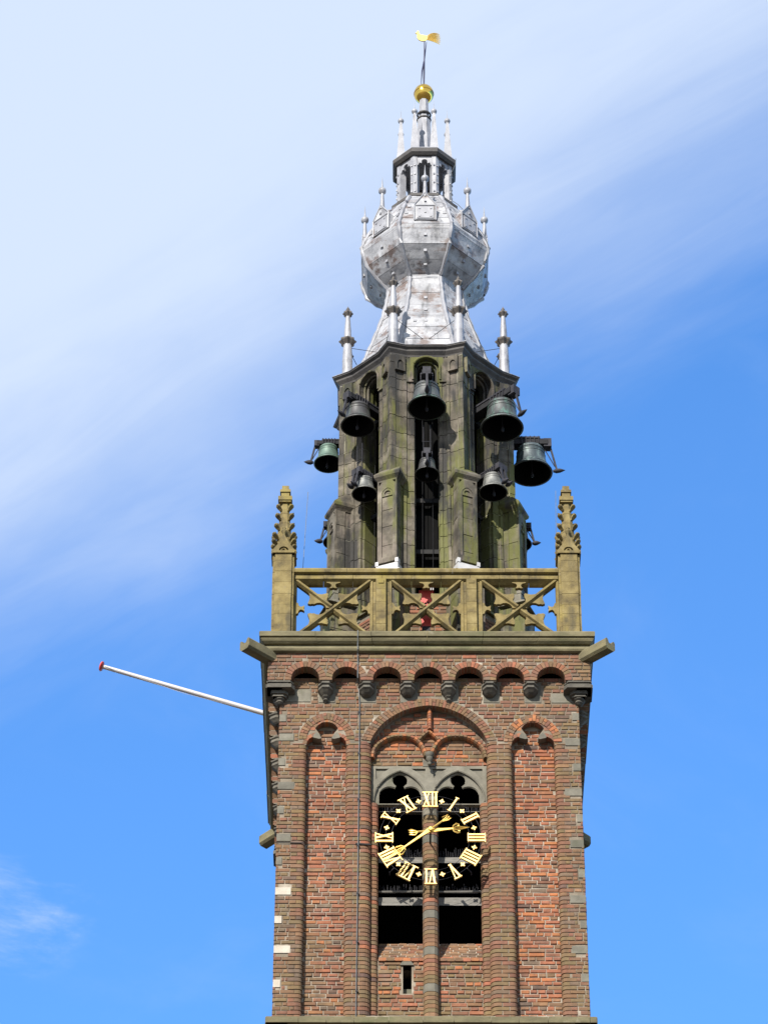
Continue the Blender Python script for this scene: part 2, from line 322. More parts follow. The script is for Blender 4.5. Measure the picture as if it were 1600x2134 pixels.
def lay(x0, x1, z0, z1, ok, y, pal, xf=None, sink=None, sx=0.0, irregular=1.0, simple=False):
    k = 0; z = z0; out = FRONT if sink is None else sink
    while z < z1-0.03:
        zt = min(z+CH, z1)
        iv = [(x0, x1)] if simple else intervals(x0, x1, (z+0.012, (z+zt)/2, zt-0.014), ok)
        L = 0.163 if k % 2 else 0.312
        x = x0-rnd.random()*0.05-(0.08 if k % 2 else 0.0)-(0.155 if k % 4 == 2 else 0)
        while x < x1:
            ln = L+(rnd.random()-.5)*0.03*irregular
            if rnd.random() < 0.06*irregular: ln = 0.475-ln
            for a, b in iv:
                p, q = max(x+JT/2, a), min(x+ln-JT/2, b)
                if q-p > 0.035:
                    j = lambda s=0.003: (rnd.random()-.5)*2*s*irregular
                    pr = 0.010+rnd.random()*0.010*irregular
                    za, zb = z+JT/2+j(.003), zt-JT/2+j(.003)
                    c = pick(pal((p+q)/2+sx, z) if callable(pal) else pal)
                    i = 0.010   # eroded arrises
                    vs = [(p, y+0.03, za), (q, y+0.03, za), (q, y+0.03, zb), (p, y+0.03, zb),
                          (p+j(), y-pr*.45, za+j(.004)), (q+j(), y-pr*.45, za+j(.004)), (q+j(), y-pr*.45, zb+j(.004)), (p+j(), y-pr*.45, zb+j(.004)),
                          (p+i, y-pr, za+i*.8), (q-i, y-pr+j(.003), za+i*.8), (q-i, y-pr, zb-i*.8), (p+i, y-pr+j(.003), zb-i*.8)]
                    if xf: vs = [tuple(xf @ Vector(v)) for v in vs]
                    out.append(((q-p)*(zb-za)*(1 if z < 43 else .8), vs, c))
            x += ln
        z += CH; k += 1
BF = [(0, 1, 5, 4), (1, 2, 6, 5), (2, 3, 7, 6), (3, 0, 4, 7), (4, 5, 9, 8), (5, 6, 10, 9), (6, 7, 11, 10), (7, 4, 8, 11), (8, 9, 10, 11)]
# --- openings of the front
def trefoil_recess(cx, w, zb):     # blind recess with a cusped head; a closed outline in x, z
    h = w/2
    return [(cx-h, zb), (cx+h, zb)] + arc(cx+h-.20, 43.86, .20, 0, 105, 7) + [(cx+.150, 44.02), (cx+.135, 44.10)] \
        + arc(cx, 44.17, .24, 5, 175, 12)[1:-1] + [(cx-.135, 44.10), (cx-.150, 44.02)] + arc(cx-h+.20, 43.86, .20, 75, 180, 7)
RL, RR_ = -2.050, 2.062
recL = trefoil_recess(RL, .80, 37.60); recR = trefoil_recess(RR_, .86, 37.60)
def pointed(cx, h, zs, off, n=14, zb=None):   # pointed arch outline: half width h, springing zs, centres shifted by off past the axis
    r = h+off; a = math.degrees(math.acos(off/r))
    p = arc(cx-off, zs, r, 0, a, n)+arc(cx+off, zs, r, 180-a, 180, n)[1:]
    return ([(cx-h, zb), (cx+h, zb)] if zb is not None else [])+p
CX = -0.01
def bigarch(cx, e, n=16, zb=None):   # flattened pointed arch over the window bay
    r = 1.31+e; a0 = math.degrees(math.acos((1.235+e)/r)); a1 = math.degrees(math.acos(.07/r))
    p = arc(cx-.07, 43.5, r, a0, a1, n)+arc(cx+.07, 43.5, r, 180-a1, 180-a0, n)[1:]
    return ([(cx-1.165-e, zb), (cx+1.165+e, zb)] if zb is not None else [])+p
bigC = bigarch(CX, 0, 16, 37.60)      # central recess
# shaft walls: a mortar-coloured core plate for the front with recesses, plain plates on the other sides
ZT = 45.49
def widen(poly, cx, zt, e):   # the mortar core steps back behind the rounded jamb bricks
    out = []
    for x, z in poly:
        s_ = 1 if x > cx else -1
        out.append((x, z))
    a, b = poly[0], poly[1]; rest_ = poly[2:]
    return [(a[0]-e, a[1]), (b[0]+e, b[1]), (b[0]+e, zt), (b[0], zt+.004)]+[p for p in rest_ if p[1] > zt+.008]+[(a[0], zt+.004), (a[0]-e, zt)]
wall = MB(); wall.plate([(-2.985, 37.50), (2.985, 37.50), (2.985, ZT), (-2.985, ZT)], [widen(recL, RL, 43.84, .09), widen(recR, RR_, 43.84, .09), widen(bigC, CX, 43.90, .13)], -2.985, -2.77)
for xa, s_, e_, zt_ in ((RL-.40, 1, .09, 43.84), (RL+.40, -1, .09, 43.84), (RR_-.43, 1, .09, 43.84), (RR_+.43, -1, .09, 43.84), (CX-1.165, 1, .13, 43.90), (CX+1.165, -1, .13, 43.90)):
    q_ = sorted((xa-s_*(e_+.01), xa-s_*.022)); wall.box(q_[0], q_[1], -2.952, -2.775, 37.505, zt_)
wallo = wall.build('front_wall', M_MORTAR, T)
pn = MB(); pn.box(-2.55, -1.55, -2.79, -2.70, 37.5, 44.6).box(1.55, 2.6, -2.79, -2.70, 37.5, 44.6)
pn.build('recess_panel', M_MORTARP, T)
sh = MB(); sh.box(-2.985, -2.70, -2.80, 2.985, 37.5, ZT).box(2.70, 2.985, -2.80, 2.985, 37.5, ZT).box(-2.70, 2.70, 2.70, 2.985, 37.5, ZT)
sideo = sh.build('side_wall', M_MORTAR, T)
low = MB(); low.box(-3.02, 3.02, -3.02, 3.02, -0.5, 37.36)
low.col = (.15, .09, .06); low.c = [low.col]*len(low.f)
low.build('lower_shaft', M_BRICK, T)
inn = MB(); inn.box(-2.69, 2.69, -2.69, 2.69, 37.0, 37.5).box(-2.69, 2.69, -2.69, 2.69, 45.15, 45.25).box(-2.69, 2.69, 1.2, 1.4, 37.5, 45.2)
inn.build('inner_floor', M_BLACK, T)  # floor, ceiling and back wall coloured black to imitate interior shade
MB().box(-2.60, 2.60, -2.60, 2.60, 45.25, 45.92).build('niche_shade_core', M_BLACK, T)  # added black block keeps the hollow above the niches dark
MB().box(-3.04, 3.04, -3.04, 3.04, 45.88, 45.92).build('niche_shade_lid', M_BLACK, T)  # added black sheet over the niches, part of the same painted darkness
led = MB()
for k in range(4):
    led.xf = Rz(k*pi/2); x = -3.11
    while x < 3.05:
        w = 0.5+rnd.random()*.35; x1 = min(x+w, 3.11)
        led.py([(x+.004, 37.38), (x1-.004, 37.38), (x1-.004, 37.50+rnd.random()*.012), (x+.004, 37.505)], -3.12-rnd.random()*.012, -2.7); x = x1
led.build('stone_ledge', M_CORN, T)

# --- bricks of the front
class Off:  # ring shapes around arches where normal courses stop
    def __init__(s, f): s.f = f
ringL = Poly(pointed(RL, .56, 43.98, .10, 14, 43.9)); ringR = Poly(pointed(RR_, .58, 43.92, .10, 14, 43.9))
ringC = Poly(bigarch(CX, .19, 16, 43.9))
hL, hR, hC = Poly(recL), Poly(recR), Poly(bigC)
rollL, rollR = .095, .095
quoins = []  # x0,x1,z0,z1,mat
for i, (z, lw) in enumerate([(44.42, .14), (43.95, .30), (43.35, .14), (42.78, .33), (42.2, .13), (41.55, .28), (41.0, .12)]):
    quoins.append((-3, -3+lw, z-.01, z+.16, M_STONEB))
for z, lw in [(40.30, .31), (39.65, .145), (38.98, .32), (38.22, .145)]: quoins.append((-3, -3+lw, z, z+.165, M_QUOINW))
for z, lw in [(44.45, .14), (43.83, .30), (43.22, .16), (42.62, .34), (42.0, .12), (41.40, .27), (40.70, .13), (40.12, .31), (39.55, .13), (38.98, .31), (38.35, .14)]:
    quoins.append((3-lw, 3, z, z+.17, M_STONEB))
cblocks = [(x-.16, x+.17, 44.88, 45.36) for x in (-2.06, -1.24, -.41, .42, 1.245, 2.08)]+[(2.45, 2.98, 44.88, 45.10), (-2.98, -2.38, 44.90, 45.2)]
def ext(k, side): return (.045, .175)[(k+side) % 2]      # alternate long and short tails tie the jamb bricks into the wall
def ok_main(x, z):
    k = int((z-Z0+.03)/CH)
    if z < 43.9:
        if RL-.40-rollL-ext(k, 0) < x < RL+.40+rollL+ext(k, 0) or RR_-.43-rollR-ext(k, 0) < x < RR_+.43+rollR+ext(k, 0): return False
    if z < 43.93 and abs(x-CX) < 1.165+.14+ext(k, 1): return False
    if ringL.has(x, z) or ringR.has(x, z) or ringC.has(x, z) or hL.has(x, z) or hR.has(x, z): return False
    for q in quoins:
        if q[0]-.012 < x < q[1]+.012 and q[2]-.008 < z < q[3]+.008: return False
    for q in cblocks:
        if q[0]-.008 < x < q[1]+.008 and q[2] < z < q[3]: return False
    return True
lay(-3.0, 3.0, Z0-.03, 45.49, ok_main, -2.985, lambda x, z: UPPER if z > 44.6 else EDGE)
lay(-2.47, -1.64, Z0, 44.5, lambda x, z: hL.has(x, z), -2.79, PANEL, irregular=1.6)
lay(1.62, 2.50, Z0, 44.45, lambda x, z: hR.has(x, z), -2.79, PANELR, irregular=1.6)
for q in quoins:
    mb = MB(); mb.plate([(q[0]+.004, q[2]), (q[1]-.004, q[2]), (q[1]-.004, q[3]), (q[0]+.004, q[3])], [], -3.003, -2.9)
    mb.build('quoin_stone', q[4], T, label='cream white corner stone' if q[4] is M_QUOINW else None)
for q in cblocks:
    MB().box(q[0]+.004, q[1]-.004, -2.999, -2.9, q[2], q[3]).build('bedding_stone', M_STONEB, T)

# --- bullnosed jamb bricks: a rounded profile stacked course by course
def jamb(x, s, z0, z1, prof, pal, name='jamb_brick', xf=None):   # prof: (dx towards the recess, y) outline ; s = side sign
    z = z0; out = []
    while z < z1-.02:
        zt = min(z+CH, z1); mb = MB(xf); mb.col = pick(pal); j = (rnd.random()-.5)*.008; k = int(round((z-Z0+.03)/CH)); sd_ = 1 if prof[0][0] < -.12 else 0
        e = ext(k, sd_); x0p = prof[0][0]
        poly = [(x+s*((dx-e if dx == x0p else dx)+j), y-j) for dx, y in prof]
        mb.loft([[(a, b, z+JT/2) for a, b in poly], [(a, b, zt-JT/2) for a, b in poly]])
        out.append(mb); z += CH
    return out
roll = [(-.095, -2.96), (-.095, -2.999), (-.085, -3.002), (-.055, -2.998), (-.025, -2.982), (-.004, -2.955), (.008, -2.92), (.0, -2.76), (-.05, -2.76)]
JB = []
for x, s, zt in ((RL-.40, 1, 43.88), (RL+.40, -1, 43.88), (RR_-.43, 1, 43.88), (RR_+.43, -1, 43.88)):
    JB += jamb(x, s, Z0-.03, zt, roll, EDGE)
big = [(-.14, -2.96), (-.14, -2.999), (-.12, -3.003), (-.08, -2.998), (-.03, -2.975), (.005, -2.935), (.022, -2.885), (.006, -2.85), (.03, -2.85), (.09, -2.845), (.13, -2.83), (.158, -2.79), (.165, -2.74), (.165, -2.60), (-.05, -2.60)]
bigup = big[:8]+[(.0, -2.74), (-.05, -2.74)]
for s in (-1, 1):
    JB += jamb(CX+s*1.165, -s, Z0-.03, Z0-.03+55*CH, big, EDGE+[('maroon', 20), ('red', 8)])
    JB += jamb(CX+s*1.165, -s, Z0-.03+55*CH, 43.94, bigup, EDGE+[('maroon', 20)])
for i, mb in enumerate(JB[:300]): mb.build('jamb_brick', M_BRICK, T)
if len(JB) > 300:
    rest = MB(); rest.col = (.1, .1, .1)
    for mb in JB[300:]:
        o = len(rest.v); rest.v += mb.v; rest.f += [[i+o for i in f] for f in mb.f]; rest.c += mb.c; rest.mi += mb.mi
    rest.build('jamb_bricks', M_BRICK, T, kind='stuff')

# --- voussoirs
def voussoirs(path_in, path_out, y0, y1, pal, n, name='arch_brick', parent=T, split=False, xf=None):
    """bricks between two polylines (x,z) resampled to n pieces"""
    def res(p, n):
        L = [0]
        for a, b in zip(p, p[1:]): L.append(L[-1]+math.hypot(b[0]-a[0], b[1]-a[1]))
        out = []
        for i in range(n+1):
            t = L[-1]*i/n; k = 0
            while k < len(L)-2 and L[k+1] < t: k += 1
            u = (t-L[k])/max(1e-9, L[k+1]-L[k]); out.append((p[k][0]+(p[k+1][0]-p[k][0])*u, p[k][1]+(p[k+1][1]-p[k][1])*u))
        return out
    A, B = res(path_in, n), res(path_out, n)
    for i in range(n):
        g = .07
        f = lambda P, t: (P[i][0]+(P[i+1][0]-P[i][0])*t, P[i][1]+(P[i+1][1]-P[i][1])*t)
        a0, a1, b0, b1 = f(A, g), f(A, 1-g), f(B, g), f(B, 1-g)
        segs = [(0, 1)]
        if split and i % 2: segs = [(0, .48), (.54, 1)]
        for s0, s1 in segs:
            l = lambda p, q, t: (p[0]+(q[0]-p[0])*t, p[1]+(q[1]-p[1])*t)
            mb = MB(xf); mb.col = pick(pal); j = (rnd.random()-.5)*.010
            mb.py([l(a0, b0, s0), l(a1, b1, s0), l(a1, b1, s1), l(a0, b0, s1)], y0+j, y1)
            mb.build(name, M_BRICK, parent)
# central arch: voussoirs outside the recess, roll below
inC = bigarch(CX, 0, 20); outC = bigarch(CX, .18, 20)
voussoirs(inC[::1], outC, -3.004, -2.86, EDGE+[('maroon', 20), ('red', 6)], 46, split=True)
for (cx, h, zs, w, pal) in ((RL, .40, 43.98, .155, EDGE+[('maroon', 12)]), (RR_, .42, 43.92, .155, EDGE+[('orange', 34), ('red', 10)])):
    voussoirs(pointed(cx, h, zs, .10, 12), pointed(cx, h+w, zs, .10, 12), -3.004, -2.86, pal, 22, split=True)
    # inner cusped ring fills between the recess outline and the arch
    r = .24; zc = 44.17 if cx < 0 else 44.17
    voussoirs(arc(cx, zc, r, 5, 175, 10), arc(cx, zc, r+.10, 5, 175, 10), -2.99, -2.83, PANEL, 9)
    for s in (-1, 1):
        hh = .40 if cx < 0 else .43; c2 = cx+s*(hh-.20)
        a = arc(c2, 43.86, .20, 0 if s > 0 else 180, 90, 5); b = arc(c2, 43.86, .28, 0 if s > 0 else 180, 90, 5)
        voussoirs(a, b, -2.99, -2.83, PANEL, 4)
        # stone cusp
        mb = MB(); mb.py([(cx+s*.20, 44.15), (cx+s*.13, 44.07), (cx+s*.10, 44.00), (cx+s*.15, 43.985), (cx+s*.27, 44.02), (cx+s*.26, 44.09)], -3.0, -2.83)
        mb.build('cusp_stone', M_STONEB, T)
    fill = MB(); fill.plate(pointed(cx, (.40 if cx < 0 else .43)+.02, 43.9, .08, 12, 43.8), [], -2.955, -2.83)
    # (thin mortar bed behind the ring is the front wall itself)

# --- tympanum of the central recess
ty = MB()
tymp = bigarch(CX, 0, 16, 43.44)
ty.plate(tymp, [], -2.785, -2.66); ty.build('tympanum', M_MORTAR, T)
tp = Poly(tymp)
lay(-1.2, 1.2, 43.47, 44.86, lambda x, z: tp.has(x, z), -2.785, lambda x, z: PANEL if z > 43.75 else [('orange', 25), ('olive', 20), ('tan', 25), ('red', 15), ('maroon', 12)], irregular=1.4)
def ribbricks(path, r, n, pal, y=-2.87, name='rib_brick'):
    L = [0]
    for a, b in zip(path, path[1:]): L.append(L[-1]+math.hypot(b[0]-a[0], b[1]-a[1]))
    def at(t):
        k = 0
        while k < len(L)-2 and L[k+1] < t: k += 1
        u = (t-L[k])/max(1e-9, L[k+1]-L[k]); a, b = path[k], path[k+1]; return Vector((a[0]+(b[0]-a[0])*u, y, a[1]+(b[1]-a[1])*u))
    for i in range(n):
        p, q = at(L[-1]*(i+.07)/n), at(L[-1]*(i+.93)/n); t = (q-p).normalized(); u = Vector((0, 1, 0)); w = t.cross(u)
        prof = [(-r, .09), (-r, .03), (-r*.8, -.02), (-r*.35, -.055), (r*.35, -.055), (r*.8, -.02), (r, .03), (r, .09)]
        mb = MB(); mb.col = pick(pal); mb.loft([[p+w*a+u*b for a, b in prof], [q+w*a+u*b for a, b in prof]]); mb.build(name, M_BRICK, T)
sub = lambda s: [(CX+s*1.13, 43.60), (CX+s*1.10, 43.80), (CX+s*1.02, 43.93), (CX+s*.88, 44.05), (CX+s*.72, 44.12), (CX+s*.55, 44.14), (CX+s*.38, 44.12), (CX+s*.25, 44.06), (CX+s*.16, 43.95), (CX+s*.09, 43.80), (CX+s*.05, 43.66)]
RP = [('olive', 30), ('orange', 22), ('brown', 25), ('tan', 15), ('red', 8)]
for s in (-1, 1):
    ribbricks(sub(s), .052, 20, RP)
    ribbricks([(CX+s*.20, 44.04), (CX+s*.11, 44.15), (CX, 44.25)], .045, 3, RP)
ribbricks([(CX+.02, 44.30), (CX+.02, 44.80)], .05, 8, [('red', 40), ('orange', 20), ('maroon', 30)])
bs = MB(); bs.lathe([(.0, 43.40), (.035, 43.40), (.045, 43.43), (.03, 43.46), (.05, 43.49), (.07, 43.53), (.075, 43.56), (.06, 43.58), (.085, 43.62), (.085, 43.68), (.0, 43.68)], 10, (CX+.01, -2.93))
bs.build('pendant_boss', M_STONEB, T, smooth=True)
MB().box(CX-.12, CX+.13, -2.80, -2.7, 43.44, 43.62).build('bedding_stone', M_STONEB, T)

# --- stone tracery
def trefoil(cx, h, zs, zb):   # window light head
    return [(cx-h, zb), (cx+h, zb)]+arc(cx+h-.21, zs+.19, .21, -5, 122, 10)[1:]+arc(cx, zs+.545, .160, -58, 238, 16)+arc(cx-h+.21, zs+.19, .21, 58, 185, 10)[:-1]
LX = (-.575, .575)
tr = MB()
outer = [(CX-1.15, 42.56), (CX+1.15, 42.56), (CX+1.15, 43.455), (CX-1.15, 43.455)]
def ogive(cx, h): return [(cx-h, 42.58), (cx+h, 42.58)]+pointed(cx, h, 42.60, .18, 12)
tr.plate([(-1.15, 42.54), (1.13, 42.54), (1.13, 43.455), (-1.15, 43.455)],
         [pointed(cx+CX, .515, 42.62, .25, 12, 42.56) for cx in LX]+[[(-1.07, 43.40), (-.80, 43.40), (-.93, 43.30), (-1.06, 43.14)], [(-.36, 43.40), (-.08, 43.40), (-.10, 43.18), (-.22, 43.30)],
          [(1.05, 43.40), (.78, 43.40), (.91, 43.30), (1.04, 43.14)], [(.34, 43.40), (.06, 43.40), (.08, 43.18), (.20, 43.30)]], -2.80, -2.765)
tro = tr.build('window_tracery', M_STONEB, T, label='grey carved stone window head')
tr = MB(); tr.plate([(-1.15, 42.53), (1.13, 42.53), (1.13, 43.44), (-1.15, 43.44)], [trefoil(cx+CX, .415, 42.60, 42.545) for cx in LX], -2.763, -2.71)
tr.build('foil_plate', M_STONEB, tro)
for cx in LX:
    p = trefoil(cx+CX, .42, 42.60, 42.6)[2:]
    tr = MB(); tr.tube([(x, -2.735, z) for x, z in p], .018, 6); tr.build('foil_moulding', M_STONEB, tro, smooth=True)
    tr = MB(); tr.tube([(x, -2.795, z) for x, z in pointed(cx+CX, .525, 42.62, .25, 12)], .022, 6); tr.build('arch_moulding', M_STONEB, tro, smooth=True)
# mullion: brick and stone drums
mull = MB(); mull.box(-.10, .12, -2.86, -2.60, 37.6, 42.55); mo = mull.build('mullion', M_MORTAR, T)
mp_ = [(-.145, -2.60), (-.145, -2.86), (-.115, -2.93), (-.06, -2.975), (.075, -2.975), (.13, -2.93), (.16, -2.86), (.16, -2.60)]
z = 37.60; k = 0; st = {6, 7, 15, 16, 24, 25, 34, 35, 43, 44, 50, 51}
while z < 42.5:
    stone = k in st
    h = CH*(2 if stone else 1); mb = MB(); mb.col = pick([('olive', 34), ('brown', 34), ('grey', 12), ('tan', 14), ('maroon', 12), ('red', 4)]); j = (rnd.random()-.5)*.012
    mb.pz([(a*(1+j)+.0, b) for a, b in mp_], z+.006, min(z+h-.006, 42.54))
    mb.build('mullion_stone' if stone else 'mullion_brick', M_STONEB if stone else M_BRICK, mo); z += h; k += 2 if stone else 1
MB().box(-.13, .14, -2.96, -2.62, 42.54, 42.62).build('mullion_capital', M_STONEB, mo)
# infill wall below the openings, with a small slit
fl = MB()
slit = [(-.53, 38.22), (-.365, 38.22), (-.365, 38.84), (-.53, 38.84)]
fl.plate([(-1.02, 37.5), (1.0, 37.5), (1.0, 38.95), (-1.02, 38.95)], [slit], -2.765, -2.35); fl.build('infill_wall', M_MORTAR, T)
sp = Poly([(-.56, 38.2), (-.335, 38.2), (-.335, 38.9), (-.56, 38.9)])
lay(-1.0, 1.0, Z0, 38.92, lambda x, z: not sp.has(x, z) and not (-.13 < x < .15), -2.765, INFILL, irregular=1.8)
MB().py([(-.59, 38.84), (-.32, 38.84), (-.38, 38.93), (-.54, 38.93)], -2.80, -2.6).build('slit_lintel', M_STONEB, T)
MB().plate([(-.53, 38.21), (-.365, 38.21), (-.365, 38.42), (-.53, 38.42)], [], -2.60, -2.5).build('slit_sill', M_STONEB, T)
# sloping brick sills
for x0, x1 in ((-1.0, -.13), (.15, 1.0)):
    so_ = MB(); so_.loft([[(x0, -2.76, 38.90), (x0, -2.76, 38.98), (x0, -2.33, 39.60), (x0, -2.2, 39.60), (x0, -2.2, 38.9)], [(x1, -2.76, 38.90), (x1, -2.76, 38.98), (x1, -2.33, 39.60), (x1, -2.2, 39.60), (x1, -2.2, 38.9)]])
    slo = so_.build('window_sill', M_MORTARP, T)
    xx = Matrix.Translation((0, -2.76, 38.98)) @ Matrix.Rotation(radians(-34.5), 4, 'X')
    sink = []; lay(x0, x1, 0.02, .75, lambda x, z: True, 0.0, [('tan', 40), ('grey', 30), ('maroon', 20), ('red', 10)], xf=xx, sink=sink, simple=True)
    for a, vs, c in sink:
        mb = MB(); mb.col = c; mb.add(vs, BF); mb.build('sill_brick', M_BRICK, slo)
    x = x0
    while x < x1-.03:
        w = min(.155, x1-x); mb = MB(); mb.col = pick([('red', 30), ('orange', 20), ('brown', 20)]); mb.box(x+.005, x+w-.005, -2.80-rnd.random()*.02, -2.70, 38.925, 38.995); mb.build('sill_brick', M_BRICK, slo); x += w
    # louvre boards, rods and bird spikes
    for zb, zt, y in ((42.49, 42.52, -2.62), (41.31, 41.46, -2.58), (40.30, 40.50, -2.62)):
        sl_ = MB(); sl_.loft([[(x0, y, zb), (x0, y+.03, zt), (x0, y+.40, zt+.22), (x0, y+.40, zt+.17)], [(x1, y, zb), (x1, y+.03, zt), (x1, y+.40, zt+.22), (x1, y+.40, zt+.17)]])
        sl_.build('louvre_board', M_BOARD, T)
    MB().tube([(x0, -2.60, 40.62), (x1, -2.60, 40.63)], .022).build('perch_bar', M_BOARD, T)
    spk = MB()
    for zs in (41.47, 40.64, 42.54):
        n = 26
        for i in range(n):
            x = x0+(x1-x0)*(i+.5)/n; a = (rnd.random()-.5)*.05; h = .12+.1*rnd.random()
            spk.tube([(x, -2.52, zs), (x+a, -2.52+(rnd.random()-.5)*.05, zs+h)], .0035, 3)
    spk.build('bird_spikes', M_IRON, T, kind='stuff')

# --- bricks of the side faces (seen only from beside): stuff
side = MB(); side.col = (.1, .1, .1)
for k in (1, 3):
    sink = []; lay(-3.0, 3.0, Z0-.03, 45.31, lambda x, z: True, -2.985, EDGE, xf=Rz(k*pi/2), sink=sink, simple=True)
    for a, vs, c in sink: side.col = c; side.add(vs, BF)
side.build('side_bricks', M_BRICK, T, kind='stuff')

# ------------------------------------------------------------------ corbelled arch frieze, four sides
FD = 3.25; SP = .8235; SX = -0.02
ac = [SX+i*SP for i in range(-3, 4)]
def nich(cx, r=.285): return [(cx-r, 45.19), (cx-r, 45.275)]+arc(cx, 45.30, r, 178, 2, 12)+[(cx+r, 45.275), (cx+r, 45.19)]
fr_outer = [(-FD+.015, 45.235), (-FD+.015, 45.93), (FD-.015, 45.93), (FD-.015, 45.235)]
for cx in ac[::-1]: fr_outer += [(cx+.285, 45.235), (cx+.285, 45.30)]+arc(cx, 45.30, .285, 3, 177, 12)+[(cx-.285, 45.30), (cx-.285, 45.235)]
nP = [Poly([(cx-.43, 45.24), (cx+.43, 45.24), (cx+.43, 45.30)]+arc(cx, 45.30, .425, 0, 180, 14)+[(cx-.43, 45.30)]) for cx in ac]
okF = lambda x, z: not any(p.has(x, z) for p in nP) and not (z < 45.9 and abs(abs(x)-3.2) < 0 )
for k in range(4):
    xf = Rz(k*pi/2)
    fz = MB(xf); fz.plate(fr_outer, [], -FD+.015, -3.06); fz.build('frieze_wall', M_MORTAR, T)
    sink = []; lay(-3.25, 3.25, 45.25, 45.93, okF, -FD+.015, UPPER, xf=xf, sink=(None if k == 0 else sink))
    if sink:
        mb = MB(); mb.col = (.1, .1, .1)
        for a, vs, c in sink: mb.col = c; mb.add(vs, BF)
        mb.build('frieze_bricks', M_BRICK, T, kind='stuff')
    if k != 2:
        for cx in ac:
            voussoirs([(cx-.285, 45.25)]+arc(cx, 45.30, .285, 180, 0, 14)+[(cx+.285, 45.25)], [(cx-.415, 45.25)]+arc(cx, 45.30, .42, 180, 0, 14)+[(cx+.415, 45.25)], -FD-.012, -3.03, UPPER+[('maroon', 20), ('red', 12)] if k == 0 else UPPER,
                      15 if k == 0 else 9, name='frieze_arch_brick', xf=xf)
    # corbels: half-octagon capitals
    for i in range(6):
        cx = SX+(i-2.5)*SP
        def ring(r, z, y0=-2.99, fx=.30): # half octagon against the wall
            d = fx*r/.16
            return [(cx-r, y0, z), (cx-r, y0-d*.5, z), (cx-r*.45, y0-d, z), (cx+r*.45, y0-d, z), (cx+r, y0-d*.5, z), (cx+r, y0, z)]
        cb_ = MB(xf); prof = [(.148, 45.248), (.158, 45.22), (.158, 45.19), (.135, 45.165), (.145, 45.13), (.148, 45.10), (.125, 45.07), (.10, 45.03)]
        prof += [(.07, 44.99), (.078, 44.97), (.05, 44.93), (.055, 44.90), (.03, 44.87), (.012, 44.845)] if i in (0, 3) else [(.075, 45.0), (.03, 44.985)]
        cb_.loft([ring(r, z, fx=min(.27, .27*r/.15*.16/r)) if False else [(a, max(b, -3.255), c) for a, b, c in ring(r, z, fx=.262)] for r, z in prof])
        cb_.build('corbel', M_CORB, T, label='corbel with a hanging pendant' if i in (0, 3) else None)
    for s in (-1, 1):   # corner corbels
        cc = MB(xf)
        for h0, h1, xa, d in ((45.235, 45.20, 2.72, .275), (45.195, 45.15, 2.75, .25), (45.145, 45.06, 2.70, .29), (45.055, 44.98, 2.83, .19), (44.975, 44.93, 2.86, .16)):
            xb = 2.99+d*.9
            cc.loft([[(s*(xa+.07), -2.99-d, z), (s*xb, -2.99-d, z), (s*xb, -2.95, z), (s*xa, -2.95, z), (s*xa, -2.99-d*.6, z)] for z in (h0, h1)])
        cc.lathe([(.10, 44.93), (.11, 44.90), (.07, 44.87), (.075, 44.84), (.03, 44.80), (.0, 44.79)], 10, (s*3.0, -3.03))
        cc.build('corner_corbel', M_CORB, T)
# individual front bricks, largest first; the rest one part
FRONT.sort(key=lambda t: -t[0])
rest = MB(); rest.col = (.1, .1, .1)
for i, (a, vs, c) in enumerate(FRONT):
    if i < 300:
        mb = MB(); mb.col = c; mb.add(vs, BF); mb.build('brick', M_BRICK, wallo, recalc=False)
    else: rest.col = c; rest.add(vs, BF)
rest.build('front_bricks', M_BRICK, wallo, kind='stuff')

# ------------------------------------------------------------------ cornice
OX = -0.035
def sq(h, z): return [(OX-h, -h, z), (OX+h, -h, z), (OX+h, h, z), (OX-h, h, z)]
co = MB(); co.loft([sq(h, z) for h, z in [(3.20, 45.925), (3.27, 45.925), (3.315, 45.945), (3.335, 45.985), (3.325, 46.03), (3.30, 46.06), (3.255, 46.08), (3.25, 46.13)]])
co.build('cornice', M_CORN, T)
def slab_run(name, hin, prof, mat_, n):   # separate cornice stones butted along each side; prof = (half, z) outline
    for k in range(4):
        for i in range(n):
            a, b = -1+2*i/n, -1+2*(i+1)/n
            mb = MB(Matrix.Translation((OX, 0, 0)) @ Rz(k*pi/2)); j = (rnd.random()-.5)*.012
            mb.loft([[(t*h+(.004 if e == 0 else -.004), -h+(j if h > hin+.01 else 0), z+j*.4) for h, z in prof] for e, t in enumerate((a, b))])
            mb.build(name, mat_, T)
slab_run('cornice_stone', 3.0, [(2.9, 46.13), (3.30, 46.13), (3.345, 46.17), (3.37, 46.215), (3.355, 46.24), (3.335, 46.255), (3.395, 46.26), (3.40, 46.36), (3.385, 46.385), (3.1, 46.42), (2.9, 46.42)], M_CORN, 6)
MB().box(-2.95, 2.9, -2.9, 2.9, 46.2, 46.44).build('balcony_floor', M_LEADD, T)

# water spouts at the corners
for k in range(4):
    a = Rz(pi/4+k*pi/2)     # local -y points out along the diagonal
    mb = MB(Matrix.Translation((OX, 0, 0)) @ a)
    ln = 5.20 if k in (0, 3) else 4.93; prof = [(-.09, 45.70), (.09, 45.70), (.135, 45.75), (.135, 45.92), (.11, 45.955), (.07, 45.93), (.045, 45.86), (-.045, 45.86), (-.07, 45.93), (-.11, 45.955), (-.135, 45.92), (-.135, 45.75)]
    mb.loft([[(x, -4.25, z+.03) for x, z in prof], [(x, -ln, z+.00) for x, z in prof]])
    mb.build('water_spout', M_CORN, T)

